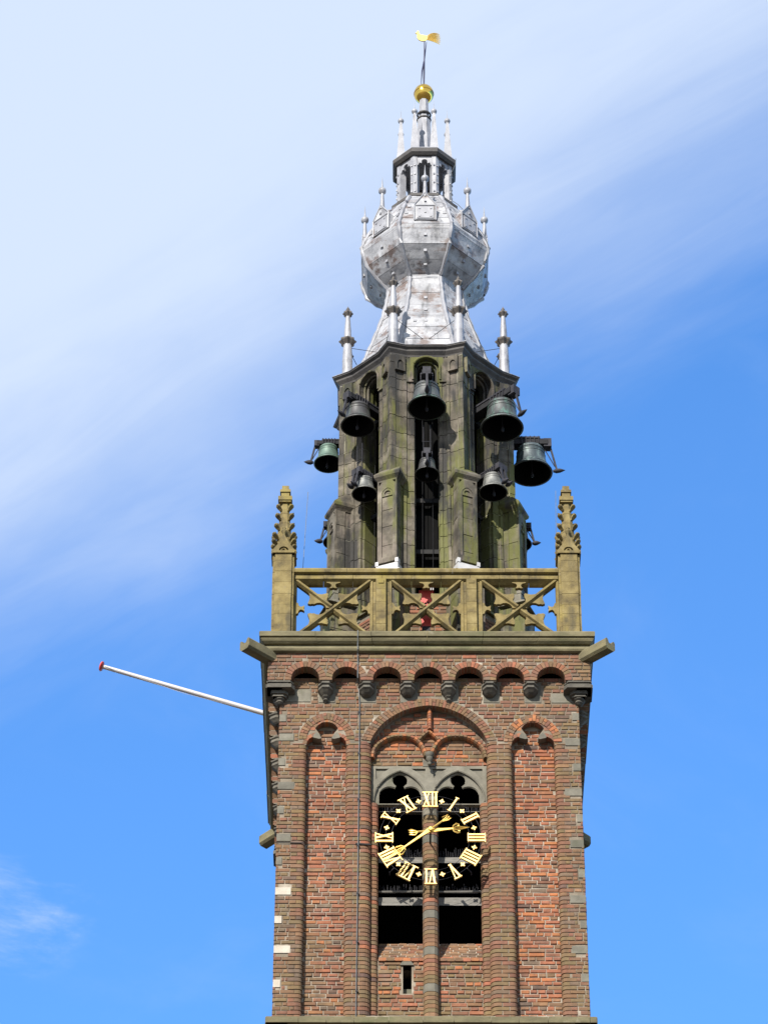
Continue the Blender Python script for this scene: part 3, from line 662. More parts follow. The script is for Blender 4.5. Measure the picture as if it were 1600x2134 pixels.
# ------------------------------------------------------------------ balustrade, four sides
PH = 2.945
BX = -.045
proto = None
bal_parts = []
def bal_side(k):
    xf = Matrix.Translation((BX, 0, 0)) @ Rz(k*pi/2)
    par = None
    def B(mb, n, **kw):
        return mb.build(n, M_YSTONE, T, **kw)
    x0, x1 = -2.72, 2.72; yf = -3.03
    # rails as separate lengths
    for i in range(5):
        a, b = x0+(x1-x0)*i/5+.003, x0+(x1-x0)*(i+1)/5-.003; mb = MB(xf); j = (rnd.random()-.5)*.008
        mb.loft([[(x, y+j, z) for y, z in [(-3.05, 48.11), (-3.10, 48.13), (-3.11, 48.19), (-3.09, 48.235), (-3.02, 48.25), (-2.82, 48.25), (-2.80, 48.11)]] for x in (a, b)]); B(mb, 'top_rail')
    for i in range(9):
        a, b = x0+(x1-x0)*i/9+.003, x0+(x1-x0)*(i+1)/9-.003; mb = MB(xf); j = (rnd.random()-.5)*.008
        mb.loft([[(x, y+j, z) for y, z in [(-3.04, 48.0), (-3.04, 48.10), (-2.86, 48.10), (-2.86, 47.90), (-2.93, 47.92)]] for x in (a, b)]); B(mb, 'upper_bar')
        mb = MB(xf); mb.box(a, b, -3.05+j, -2.84, 46.40, 46.56); B(mb, 'lower_bar')
    posts = (-.93, .93)
    for px in posts:
        z = 46.56
        for h in (.26, .30, .27, .32, .29):
            zt = min(z+h, 47.995); mb = MB(xf); j = (rnd.random()-.5)*.01
            mb.pz([(px-.17, -2.86), (px-.17, -2.98), (px-.11, -2.985), (px-.10, -3.07+j), (px+.10, -3.07+j), (px+.11, -2.985), (px+.17, -2.98), (px+.17, -2.86)], z+.003, zt-.003); B(mb, 'baluster_post'); z = zt
        for zz in (46.62, 47.86): mb = MB(xf); mb.box(px-.055, px+.055, -3.085, -3.05, zz, zz+.08); B(mb, 'post_block')
    bays = [(-2.72, -1.10), (-.76, .76), (1.10, 2.72)]
    for a, b in bays:
        cx = (a+b)/2; zb, zt = 46.56, 47.99; zc = (zb+zt)/2
        for s in (-1, 1):   # jamb strips
            e = a if s < 0 else b
            mb = MB(xf); mb.pz([(e, -2.86), (e, -3.0), (e-s*.045, -3.0), (e-s*.06, -2.95), (e-s*.06, -2.86)], zb, zt); B(mb, 'side_strip')
        def diag(p, q, ya, n):
            d = math.hypot(q[0]-p[0], q[1]-p[1]); tx, tz = (q[0]-p[0])/d, (q[1]-p[1])/d; nx, nz = -tz, tx
            mb = MB(xf); w = .058
            prof = [(-w, -2.87), (-w, ya+.07), (-w*.35, ya), (w*.35, ya), (w, ya+.07), (w, -2.87)]
            mb.loft([[(P[0]+nx*u, v, P[1]+nz*u) for u, v in prof] for P in (p, q)]); B(mb, 'diagonal_bar')
        diag((a+.05, zb+.0), (b-.05, zt), -3.022, 1); 
        diag((a+.05, zt), (cx-.03, zc+.045), -3.018, 1); diag((cx+.03, zc-.045), (b-.05, zb), -3.018, 1)
        # cusps: curled spurs on the bars
        def cusp(x, z, ang, sc=1.0):
            mb = MB(xf); ca, sa = cos(radians(ang)), sin(radians(ang))
            pts = [(-.15, -.01), (-.13, .035), (-.07, .05), (-.035, .085), (-.05, .135), (-.075, .165), (-.03, .165), (0, .15), (.03, .165), (.075, .165), (.05, .135), (.035, .085), (.07, .05), (.13, .035), (.15, -.01)]
            mb.py([(x+(p*ca-q*sa)*sc, z+(p*sa+q*ca)*sc) for p, q in pts], -2.985, -2.90); B(mb, 'cusp')
        cusp(cx, zt-.02, 180, 1.05); cusp(cx, zb+.01, 0, .75)
        for s in (-1, 1):
            e = a+.055 if s < 0 else b-.055; cusp(e, zc, -90 if s < 0 else 90, 1.0)
        H, V_ = (b-a)/2-.05, (zt-zb)/2
        for dx, dz in ((-1, 0), (1, 0), (0, 1), (0, -1)):
            for t in (-1, 1):     # web of the foil between the arm and a small circle, ending in a horn
                f = 1.0 if dx else .82
                loc = [(.50, .49), (.465, .36), (.455, .27), (.475, .20), (.495, .135), (.45, .115), (.41, .125)]+[(.28+.145*cos(radians(q)), .155*sin(radians(q))) for q in (50, 75, 100, 125, 150, 172)]+[(.02, .02)]
                pts = []
                for p, q in loc:
                    p, q = p*f, q*f
                    if dx: pts.append((cx+dx*p*H/.72, zc+t*q*V_/.72))
                    else: pts.append((cx+t*q*H/.72, zc+dz*p*V_/.72))
                mb = MB(xf); mb.py(pts, -2.968, -2.89); B(mb, 'foil_web')
for k in range(4):
    if k != 2: bal_side(k)

# ------------------------------------------------------------------ corner pinnacles (yellow stone)
def pinnacle(cx, cy):
    P = MB(); P.box(cx-.20, cx+.20, cy-.20, cy+.20, 46.40, 46.42); root = P.build('corner_pinnacle', M_YSTONE, T)
    w = .222; zs = [46.42, 46.70, 47.0, 47.24, 47.52, 47.82, 48.10, 48.38, 48.56]
    for a, b in zip(zs, zs[1:]):
        j = (rnd.random()-.5)*.008; c = .05
        mb = MB(); q = [(-w, -w+c), (-w+c*.4, -w+c*.9), (-w+c, -w+c*.9), (-w+c, -w), (w-c, -w), (w-c, -w+c*.9), (w-c*.4, -w+c*.9), (w, -w+c), (w, w-c), (w-c, w), (-w+c, w), (-w, w-c)]
        mb.pz([(cx+x+j, cy+y-j) for x, y in q], a+.003, b-.003); mb.build('shaft_stone', M_YSTONE, root)
    for k in range(4):   # gablets with a round-headed niche
        xf = Matrix.Translation((cx, cy, 0)) @ Rz(k*pi/2)
        gb = MB(xf); gb.plate([(-.225, 48.56), (.225, 48.56), (.235, 48.62), (.10, 48.82), (.02, 49.02), (-.02, 49.02), (-.10, 48.82), (-.235, 48.62)],
                              [arc(0, 48.62, .10, 0, 180, 8)], -.255, -.17); gb.build('gablet', M_YSTONE, root)
        gb = MB(xf); gb.box(-.15, .15, -.20, -.12, 48.56, 48.75).tube([(-.06, -.215, 48.63), (-.03, -.215, 48.68), (0, -.215, 48.70), (.03, -.215, 48.68), (.06, -.215, 48.63)], .018); gb.build('gablet_niche', M_YSTONE, root)
        kb = MB(xf); kb.lathe([(.03, 49.0), (.03, 49.10), (.055, 49.13), (.06, 49.17), (.035, 49.20), (.045, 49.23), (.0, 49.26)], 8, (0, -.21)); kb.build('gablet_knob', M_YSTONE, root, smooth=True)
    sp_ = MB(); z0, z1 = 48.56, 50.02
    R = lambda w_, z: [(cx-w_, cy-w_*.5, z), (cx-w_*.5, cy-w_, z), (cx+w_*.5, cy-w_, z), (cx+w_, cy-w_*.5, z), (cx+w_, cy+w_*.5, z), (cx+w_*.5, cy+w_, z), (cx-w_*.5, cy+w_, z), (cx-w_, cy+w_*.5, z)]
    cuts = [48.56, 48.95, 49.20, 49.45, 49.72, 50.02]; wf = lambda z: .19-.112*(z-48.56)/1.46
    for a, b in zip(cuts, cuts[1:]):
        mb = MB(); mb.loft([R(wf(a), a+.003), R(wf(b), b-.003)]); mb.build('spirelet_stone', M_YSTONE, root)
    # crockets on the four edges
    for k in range(4):
        xf = Matrix.Translation((cx, cy, 0)) @ Rz(pi/4+k*pi/2)
        for z in (48.72, 48.88, 49.06, 49.32, 49.60, 49.86):
            r = wf(z)*1.10; d = .11 if z > 49.1 else .135
            mb = MB(xf)
            rg = lambda y, z_, w_, h: [(-w_, y, z_-h), (w_, y, z_-h), (w_*1.1, y, z_+h*.4), (0, y, z_+h), (-w_*1.1, y, z_+h*.4)]
            mb.loft([rg(-r+.03, z-.05, .03, .04), rg(-r-.03, z-.03, .028, .03), rg(-r-d*.60, z+.005, .046, .030), rg(-r-d, z+.035, .050, .028), rg(-r-d-.02, z+.045, .02, .012)])
            mb.build('crocket', M_YSTONE, root)
    for a, b, w_ in ((50.02, 50.06, .125), (50.06, 50.16, .145), (50.16, 50.30, .085), (50.30, 50.36, .11), (50.36, 50.38, .095), (50.38, 50.49, .072)):
        mb = MB(); mb.box(cx-w_, cx+w_, cy-w_, cy+w_, a, b); mb.build('cap_stone', M_YSTONE, root)
for sx in (-1, 1):
    for sy in (-1, 1): pinnacle(BX+sx*PH, sy*PH)

# ------------------------------------------------------------------ octagonal bell stage
def DV(a): a = radians(a); return Vector((sin(a), -cos(a), 0)), Vector((cos(a), sin(a), 0))
half = [(2.085, 0), (2.00, .09), (1.975, .085), (1.855, .21), (1.87, .235), (1.83, .285), (1.80, .28), (1.745, .345), (1.755, .365), (1.715, .415), (1.66, .395), (1.62, .405), (1.30, .26)]
pier_poly = half+[(u, -v) for u, v in half[::-1][:-1]]
for k in range(8):
    a = -22.5+45*k; d, t = DV(a)
    X = Matrix(((t.x, -d.x, 0, 0), (t.y, -d.y, 0, 0), (0, 0, 1, 0), (0, 0, 0, 1)))  # local x = tangent, local -y = outward
    core = MB(X); core.pz([(v*.972, -(u-.014 if u > 1.4 else u+.012)) for u, v in pier_poly], 48.4, 55.20); po = core.build('pier', M_JOINT, T)
    z = 48.5
    while z < 55.15:
        h = .30+rnd.random()*.24; zt = min(z+h, 55.15)
        if 55.15-zt < .12: zt = 55.15
        mb = MB(X); j = (rnd.random()-.5)*.012
        mb.pz([(v+j*.5, -(u+j)) for u, v in pier_poly], z+.008, zt-.008); mb.build('stone_block', M_LSTONE, po); z = zt
    for s_ in (-1, 1):   # small blind arches at the head of each flank
        Xf = X @ Matrix.Translation((s_*.165, -1.945, 0)) @ Rz(s_*pi/4)
        q = MB(Xf); q.plate([(-.115, 54.70), (.115, 54.70), (.115, 55.13), (-.115, 55.13)], [[(-.065, 54.74), (.065, 54.74)]+pointed(0, .065, 54.90, .05, 6)], -.05, .02); q.build('blind_arch', M_LSTONE, po)
        q = MB(Xf); q.box(-.075, .075, -.022, .03, 54.72, 55.02); q.build('blind_arch_back', M_LSTONE, po)
    # radial buttress with panelled nose
    core = MB(X); core.box(-.188, .188, -2.186, -1.5, 46.4, 51.5); bo = core.build('buttress', M_JOINT, T)
    z = 49.0
    while z < 51.45:
        h = .30+rnd.random()*.22; zt = min(z+h, 51.45)
        if 51.45-zt < .12: zt = 51.45
        mb = MB(X); j = (rnd.random()-.5)*.010; s = .215; bu = [(-s, -1.5), (-s, -1.78), (-s+.02, -1.80), (-s+.02, -1.98), (-s, -2.0), (-s, -2.2), (s, -2.2), (s, -2.0), (s-.02, -1.98), (s-.02, -1.80), (s, -1.78), (s, -1.5)]
        mb.pz([(x+j, y-j) for x, y in bu], z+.008, zt-.008); mb.build('stone_block', M_LSTONE, bo); z = zt
    pf = MB(X); hole = [(-.125, 49.35), (.125, 49.35)]+pointed(0, .125, 51.05, .05, 6)
    tri = [[(-.19, 51.40), (-.12, 51.40), (-.19, 51.30)], [(.19, 51.40), (.19, 51.30), (.12, 51.40)]]
    pf.plate([(-.222, 49.2), (.222, 49.2), (.222, 51.44), (-.222, 51.44)], [hole]+tri, -2.238, -2.203); pf.build('panel_frame', M_LSTONE, bo)
    pf = MB(X); c3 = arc(0, 51.08, .07, 0, 360, 10)[:-1]
    pf.plate([(-.123, 51.0), (.123, 51.0), (.123, 51.05)]+pointed(0, .123, 51.05, .05, 6)[1:-1]+[(-.123, 51.05)], [c3], -2.226, -2.204); pf.build('blind_tracery', M_LSTONE, bo)
    cp = MB(X)
    rc = lambda e, z: [(-.215-e, -2.2-e, z), (.215+e, -2.2-e, z), (.215+e, -1.6, z), (-.215-e, -1.6, z)]
    cp.loft([rc(.0, 51.44), rc(.02, 51.47), rc(.075, 51.54), (rc(.085, 51.60)), [(-.30, -2.28, 51.62), (.30, -2.28, 51.62), (.30, -1.6, 51.62), (-.30, -1.6, 51.62)],
             [(-.19, -1.98, 51.95), (.19, -1.98, 51.95), (.19, -1.6, 51.95), (-.19, -1.6, 51.95)]])
    cp.build('buttress_cap', M_LSTONE, bo)
    # lead flashing and skirt at the foot
    fl_ = MB(X); fl_.box(-.25, .25, -2.25, -1.55, 48.93, 49.13).box(-.26, -.19, -2.262, -2.15, 49.13, 49.24).box(.19, .26, -2.262, -2.15, 49.13, 49.24)
    fl_.loft([[(-.255, -2.255, 48.95), (.255, -2.255, 48.95), (.255, -1.6, 48.95), (-.255, -1.6, 48.95)], [(-.35, -2.40, 48.84), (.35, -2.40, 48.84), (.35, -1.6, 48.84), (-.35, -1.6, 48.84)],
              [(-.35, -2.40, 48.825), (.35, -2.40, 48.825), (.35, -1.6, 48.825), (-.35, -1.6, 48.825)]])
    fl_.build('lead_flashing', M_LEADW if k in (0, 1) else M_STONEB, bo)
    lo = MB(X); z = 46.42
    while z < 48.72:
        zt = min(z+.3+rnd.random()*.15, 48.75); j = (rnd.random()-.5)*.01
        mb = MB(X); mb.box(-.31+j, .31+j, -2.34+j, -1.4, z+.004, zt-.004); mb.build('stone_block', M_LSTONE, bo); z = zt
    # octagon face: arch head, sill wall
    a2 = -45+45*k+45; d, t = DV(a2)
    X2 = Matrix(((t.x, -d.x, 0, 0), (t.y, -d.y, 0, 0), (0, 0, 1, 0), (0, 0, 0, 1)))
    ar = MB(X2); hole = [(-.285, 54.50), (.285, 54.50)]+pointed(0, .285, 54.88, .0, 10)[1:-1]
    ar.plate([(-.44, 54.45), (-.285, 54.45)]+pointed(0, .285, 54.86, .01, 10)[::-1]+[(.285, 54.45), (.44, 54.45), (.44, 55.30), (-.44, 55.30)],
             [[(-.40, 55.24), (-.28, 55.24), (-.40, 55.12)], [(.40, 55.24), (.40, 55.12), (.28, 55.24)]], -1.80, -1.62)
    aro = ar.build('arch_head', M_LSTONE, T)
    for r_, y_ in ((.30, -1.81), (.245, -1.68), (.215, -1.60)):
        mb = MB(X2); mb.tube([(x, y_, z) for x, z in [(r_, 54.5)]+pointed(0, r_, 54.86, .01, 10)+[(-r_, 54.5)]], .024, 6); mb.build('arch_moulding', M_LSTONE, aro, smooth=True)
    ar = MB(X2); ar.plate([(-.30, 54.45), (-.215, 54.45)]+pointed(0, .215, 54.84, .01, 10)[::-1]+[(.215, 54.45), (.30, 54.45), (.30, 55.28), (-.30, 55.28)], [], -1.62, -1.45); ar.build('inner_arch', M_LSTONE, aro)
    # brick and stone parapet wall of the octagon base
    wl_ = MB(X2); wl_.box(-.62, .62, -1.72, -1.45, 46.4, 48.55); wo_ = wl_.build('base_wall', M_MORTAR, T)
    sink = []; lay(-.60, .60, 46.45, 48.4, lambda x, z: True, -1.722, [('maroon', 30), ('red', 20), ('brown', 30)], xf=X2, sink=sink, simple=True)
    if k in (7, 0, 6, 1, 5, 2):
        mb = MB(); mb.col = (.1, .1, .1)
        for q, vs, c in sink: mb.col = c; mb.add(vs, BF)
        mb.build('base_bricks', M_BRICK, wo_, kind='stuff')
    MB(X2).loft([[(-.50, -1.80, 48.5), (.50, -1.80, 48.5), (.50, -1.40, 48.5), (-.50, -1.40, 48.5)], [(-.50, -1.78, 48.58), (.50, -1.78, 48.58), (.50, -1.40, 48.75), (-.50, -1.40, 48.75)]]).build('wall_coping', M_LSTONE, wo_)
# cabin inside: near-black colour stands in for the shade in the openings
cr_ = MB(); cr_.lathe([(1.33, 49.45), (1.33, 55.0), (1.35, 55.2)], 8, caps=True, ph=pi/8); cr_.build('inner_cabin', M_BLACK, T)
cr_ = MB(); cr_.lathe([(1.6, 55.0), (1.6, 55.3)], 8, caps=True, ph=pi/8); cr_.build('inner_ceiling', M_DARK, T)
cr_ = MB(); cr_.lathe([(1.5, 46.5), (1.5, 48.5)], 8, caps=True, ph=pi/8); cr_.build('inner_plinth', M_DARK, T)
for i in range(8):
    a = i*pi/4+pi/8; mb = MB(); mb.box(1.12*cos(a)-.05, 1.12*cos(a)+.05, 1.12*sin(a)-.05, 1.12*sin(a)+.05, 48.5, 49.45); mb.build('cabin_leg', M_DARK, T)
for i in range(4):
    MB().tube([(-.02+i*.045, -1.50, 48.6), (-.02+i*.045, -1.50, 49.42)], .013).build('tracker_tube', M_WHITE, T)
for k in range(8):
    d, t = DV(45*k); X2 = Matrix(((t.x, -d.x, 0, 0), (t.y, -d.y, 0, 0), (0, 0, 1, 0), (0, 0, 0, 1)))
    for z in (49.9, 51.3, 53.95):
        mb = MB(X2); mb.box(-.42, .42, -1.46, -1.34, z, z+.11); mb.build('cross_beam', M_DARK, T)
    for x in (-.10, .12):
        mb = MB(X2); mb.tube([(x, -1.50, 49.3), (x+.01, -1.50, 54.2)], .006, 4); mb.build('tracker_wire', M_BEAM, T)
# cornice of the stage: star plan
star = []
for k in range(8):
    d, t = DV(-22.5+45*k)
    star += [d*1.905-t*.325, d*2.165+t*0, d*1.905+t*.325]
star = [(p.x, p.y) for p in star]
sc = lambda s, z: [(x*s, y*s, z) for x, y in star]
lc = MB(); lc.loft([sc(.90, 55.15), sc(.955, 55.16), sc(.965, 55.20), sc(1.0, 55.27), sc(1.005, 55.31), sc(1.035, 55.35), sc(1.04, 55.375)]); lc.build('stage_cornice', M_LEADD, T)
lc = MB(); lc.loft([sc(1.045, 55.376), sc(1.05, 55.385), sc(1.045, 55.40), sc(.80, 55.60), sc(.5, 55.66)]); lc.build('cornice_lead', M_LEAD, T)

# lead columns with star collars
def starring(cx, cy, r, z, n=8, q=.80):
    return [(cx+(r if i % 2 == 0 else r*q)*cos(pi*i/n), cy+(r if i % 2 == 0 else r*q)*sin(pi*i/n), z) for i in range(2*n)]
for k in range(8):
    d, t = DV(-22.5+45*k); c = d*1.905; x, y = c.x, c.y
    mb = MB(); mb.lathe([(.125, 55.42), (.118, 55.50), (.112, 55.95), (.118, 55.97), (.112, 55.99), (.095, 56.44)], 14, (x, y)); root = mb.build('lead_column', M_LEADS, T, smooth=True)
    mb = MB(); mb.loft([starring(x, y, .095, 56.42), starring(x, y, .12, 56.46), starring(x, y, .195, 56.54), starring(x, y, .205, 56.57), starring(x, y, .12, 56.64), starring(x, y, .08, 56.68)]); mb.build('star_collar', M_COLLAR, root)
    mb = MB(); mb.lathe([(.082, 56.66), (.075, 56.9), (.048, 57.34)], 12, (x, y)); mb.build('upper_shaft', M_LEADS, root, smooth=True)
    mb = MB(); mb.loft([starring(x, y, .05, 57.30), starring(x, y, .07, 57.33), starring(x, y, .12, 57.39), starring(x, y, .125, 57.41), starring(x, y, .07, 57.47), starring(x, y, .03, 57.52)]); mb.build('star_cap', M_COLLAR, root)
    mb = MB(); mb.lathe([(.035, 57.50), (.045, 57.54), (.02, 57.58), (.0, 57.64)], 8, (x, y)); mb.build('column_tip', M_COLLAR, root, smooth=True)
    # iron stay rods to the neighbouring spire face
    st_ = MB(); e = d*1.42+Vector((0, 0, 56.02))
    for s in (-1, 1):
        d2, _ = DV(-22.5+45*k+s*22.5); st_.tube([(x, y, 56.38), (d2.x*1.36, d2.y*1.36, 56.02)], .008, 4)
    st_.build('stay_rod', M_IRON, root)

# ------------------------------------------------------------------ lead spire
prof = [(1.64, 55.56), (1.50, 56.08), (1.345, 56.55), (1.20, 57.02), (1.075, 57.45), (.975, 57.90), (.905, 58.38), (.93, 58.50), (1.20, 58.75), (1.44, 59.03), (1.555, 59.42), (1.575, 59.54), (1.49, 59.80), (1.36, 60.12), (1.15, 60.58), (.96, 60.90), (.80, 61.10)]
spi = MB(); spi.lathe([(r*.975, z) for r, z in prof], 8, ph=pi/8, caps=True); spo = spi.build('spire', M_LEADD, T)
for k in range(8):
    d0, _ = DV(-22.5+45*k); d1, _ = DV(22.5+45*k); nrm_, _ = DV(45*k)
    for i in range(len(prof)-1):
        (r0, z0), (r1, z1) = prof[i], prof[i+1]
        g = .012; j = rnd.random()*.010
        P = [d0*r0, d1*r0, d1*r1, d0*r1]; zz = [z0+g*.4, z0+g*.4, z1-g*.3, z1-g*.3]
        slope = Vector((nrm_.x, nrm_.y, -(r1-r0)/(z1-z0)*.9)).normalized()
        bul = 5
        rows = []
        for a in range(bul+1):
            row = []
            for b in range(bul+1):
                u, v = b/bul, a/bul
                p = (P[0].lerp(P[1], .01+.98*u)).lerp(P[3].lerp(P[2], .01+.98*u), v); q = Vector((p.x, p.y, zz[0]+(zz[2]-zz[0])*v))
                bump = (rnd.random()-.5)*.026 if 0 < a < bul and 0 < b < bul else 0
                row.append(q+slope*(j+bump+.004))
            rows.append(row)
        n = bul+1; vs = [q for r in rows for q in r]+[q-slope*.03 for r in rows for q in r]; fs = []
        for a in range(bul):
            for b in range(bul): fs.append((a*n+b, a*n+b+1, (a+1)*n+b+1, (a+1)*n+b))
        o = n*n; per = [b for b in range(n)]+[a*n+bul for a in range(1, n)]+[bul*n+b for b in range(bul-1, -1, -1)]+[a*n for a in range(bul-1, 0, -1)]
        for a, b in zip(per, per[1:]+per[:1]): fs.append((a, b, b+o, a+o))
        mb = MB(); mb.add(vs, fs); mb.build('lead_sheet', M_LEAD, spo, smooth=30)
    # rolled seam on the edge with folded joints
    mb = MB(); path = []; rad = []
    for (r0, z0), (r1, z1) in zip(prof, prof[1:]):
        m_ = max(2, int(abs(z1-z0)/.16)+1)
        for q in range(m_):
            u = q/m_; p = d0*(r0+(r1-r0)*u+.008); path.append((p.x, p.y, z0+(z1-z0)*u)); rad.append(.056 if q % 2 == 0 else .038)
    mb.tube(path, rad, 7); mb.build('edge_roll', M_LEADS, spo, smooth=True)
    # clips
    cl = MB()
    for (r, z, us) in ((1.42, 56.30, (.3, .7)), (1.27, 56.8, (.25, .5, .75)), (1.13, 57.25, (.5,)), (1.02, 57.7, (.5,)), (1.10, 58.66, (.5,)), (1.33, 58.90, (.5,)), (1.505, 59.25, (.5,)), (1.26, 60.35, (.12, .88)), (1.42, 60.0, (.1, .9))):
        for u in us:
            p = d0.lerp(d1, u)*(r+.012); n_ = nrm_; tt = Vector((-n_.y, n_.x, 0))
            cl.bar(Vector((p.x, p.y, z-.035)), Vector((p.x, p.y, z+.035)), .07, .045, side=tuple(tt))
    cl.build('lead_clips', M_LEADS, spo, kind='stuff')
    # dormer on each face
    XD = Matrix(((-nrm_.y, -nrm_.x, 0, 0), (nrm_.x, -nrm_.y, 0, 0), (0, 0, 1, 0), (0, 0, 0, 1)))
    db = MB(XD); db.loft([[(x, -1.44, z), (x, -.9, z)] for x, z in []] or [[(-.245, -1.445, 59.66), (.245, -1.445, 59.66), (.245, -1.445, 60.14), (0, -1.445, 60.52), (-.245, -1.445, 60.14)], [(-.245, -.85, 59.66), (.245, -.85, 59.66), (.245, -.85, 60.14), (0, -.85, 60.52), (-.245, -.85, 60.14)]])
    dbo = db.build('spire_dormer', M_LEAD, T)
    fr = MB(XD)
    for a_, b_ in (((-.25, 59.66), (-.25, 60.15)), ((.25, 59.66), (.25, 60.15)), ((-.25, 60.15), (0, 60.53)), ((.25, 60.15), (0, 60.53)), ((-.22, 60.12), (.22, 60.12)), ((-.22, 59.68), (.22, 59.68))):
        fr.tube([(a_[0], -1.45, a_[1]), (b_[0], -1.45, b_[1])], .017, 6)
    fr.build('dormer_seam', M_LEADS, dbo, smooth=True)
    pl_ = MB(XD); pl_.box(-.19, .19, -1.462, -1.44, 59.72, 60.08); pl_.build('dormer_sheet', M_LEADS, dbo)
    nb = MB(XD)
    for x_, z_ in ((-.13, 60.02), (.13, 60.02), (0, 59.9), (-.13, 59.78), (.13, 59.78), (0, 60.26)): nb.box(x_-.022, x_+.022, -1.475, -1.44, z_-.022, z_+.022)
    nb.build('dormer_clips', M_LEADS, dbo, kind='stuff')
    fn = MB(XD); fn.lathe([(.062, 60.42), (.055, 60.55), (.036, 60.92)], 10, (0, -1.40)); fno = fn.build('dormer_finial', M_LEADS, dbo, smooth=True)
    fn = MB(XD); fn.lathe([(.035, 60.92), (.085, 60.97), (.090, 61.02), (.085, 61.06), (.03, 61.11), (.018, 61.2), (.003, 61.46)], 12, (0, -1.40)); fn.build('finial_ball', M_LEADS, dbo, smooth=True)
# small lantern
cl_ = MB(); cl_.lathe([(.80, 61.08), (.83, 61.10), (.835, 61.17), (.79, 61.20), (.5, 61.20)], 8, ph=pi/8); cl_.build('lantern_sill', M_LEADD, T)
for k in range(8):
    d, t = DV(-22.5+45*k); X = Matrix(((t.x, -d.x, 0, 0), (t.y, -d.y, 0, 0), (0, 0, 1, 0), (0, 0, 0, 1)))
    mb = MB(X); mb.pz([(-.085, -.66), (0, -.70), (.085, -.66), (.075, -.50), (-.075, -.50)], 61.18, 62.50); po = mb.build('lantern_post', M_LEADS, T)
    nb = MB(X)
    for i in range(4):
        z = 61.35+.28*i
        for s in (-1, 1): nb.box(s*.04-.02, s*.04+.02, -.70, -.67, z-.02, z+.02)
    nb.build('post_clips', M_LEADS, po, kind='stuff')
    d, t = DV(45*k); X = Matrix(((t.x, -d.x, 0, 0), (t.y, -d.y, 0, 0), (0, 0, 1, 0), (0, 0, 0, 1)))
    mb = MB(X); ap = .655*cos(pi/8)
    mb.plate([(-.255, 62.22), (-.15, 62.22), (-.12, 62.30), (-.07, 62.28)]+arc(0, 62.34, .07, 200, -20, 8)+[(.07, 62.28), (.12, 62.30), (.15, 62.22), (.255, 62.22), (.255, 62.56), (-.255, 62.56)], [], -ap-.02, -ap+.05); mb.build('lantern_arch', M_LEADS, T)
ev = MB(); ev.lathe([(.68, 62.50), (.74, 62.50), (.80, 62.56), (.81, 62.66), (.78, 62.69)], 8, ph=pi/8); ev.build('lantern_eave', M_LEADD, T)
ev = MB(); ev.lathe([(.79, 62.69), (.785, 62.715), (.3, 62.86), (.0, 62.86)], 8, ph=pi/8); ev.lathe([(.7, 62.48), (0.02, 62.48)], 8, ph=pi/8); ev.build('lantern_roof', M_LEADS, T)
for k in range(8):
    d, _ = DV(-22.5+45*k); x, y = d.x*.60, d.y*.60
    mb = MB(); mb.loft([[(x+w*a-d.x*o_, y+w*b-d.y*o_, z) for a, b in ((-1, -1), (1, -1), (1, 1), (-1, 1))] for w, z, o_ in ((.105, 62.70, 0), (.074, 63.2, 0), (.030, 64.0, 0))]); ro = mb.build('roof_spike', M_LEADS, T)
    mb = MB(); mb.lathe([(.025, 63.98), (.065, 64.02), (.075, 64.06), (.065, 64.10), (.015, 64.14), (.008, 64.2), (.002, 64.42)], 10, (x, y)); mb.build('spike_ball', M_LEADS, ro, smooth=True)
ct = MB(); ct.lathe([(.21, 62.8), (.185, 63.6), (.16, 64.28)], 8, ph=pi/8); cto = ct.build('central_shaft', M_LEADS, T)
for z in (64.30, 64.46):
    MB().lathe([(.15, z-.02), (.175, z), (.18, z+.03), (.14, z+.05)], 12).build('shaft_ring', M_LEADD, cto, smooth=True)
ct = MB(); ct.lathe([(.135, 64.33), (.13, 64.45), (.125, 64.5), (.11, 64.97)], 8, ph=pi/8); ct.build('upper_shaft', M_LEADS, cto)
gb = MB(); R_ = .238; gb.lathe([(R_*sin(pi*i/18), 65.20-R_*1.08*cos(pi*i/18)) for i in range(10)]+[(R_+.008, 65.20), (R_+.008, 65.215)]+[(R_*sin(pi*i/18), 65.215-R_*1.08*cos(pi*i/18)) for i in range(9, 19)], 24)
gb.build('gilded_ball', M_GOLDB, T, smooth=50)

# weathercock
WC = thing('weathercock', 'gilded cockerel weathervane on a thin dark rod above the golden ball', 'weathervane', (0.0, 0, 65.44))
mb = MB(); mb.tube([(0, 0, 0), (.01, 0, .5), (.025, 0, 1.62)], [.018, .022, .014], 8); mb.build('rod', M_ROD, WC)
mb = MB(); mb.tube([(-.065, -.10, .02), (-.04, -.06, .5), (.02, .02, 1.0), (.075, .03, 1.60)], [.008, .02, .018, .008], 6); mb.build('brace_rod', M_ROD, WC)
zc = 1.58
body = [(-.195, .30), (-.165, .335), (-.15, .36), (-.12, .355), (-.105, .33), (-.10, .28), (-.075, .245), (-.01, .23), (.045, .215), (.10, .205), (.10, .10), (.05, .035), (.0, .02), (-.06, .03), (-.12, .075), (-.155, .14), (-.16, .21), (-.15, .26), (-.165, .285)]
mb = MB(); mb.py([(x, z+zc) for x, z in body], -.015, .015); mb.build('cockerel_body', M_GOLD, WC)
mb = MB(); mb.py([(-.155, zc+.35), (-.15, zc+.395), (-.135, zc+.37), (-.12, zc+.39), (-.11, zc+.345)], -.01, .01); mb.build('comb', M_GOLD, WC)
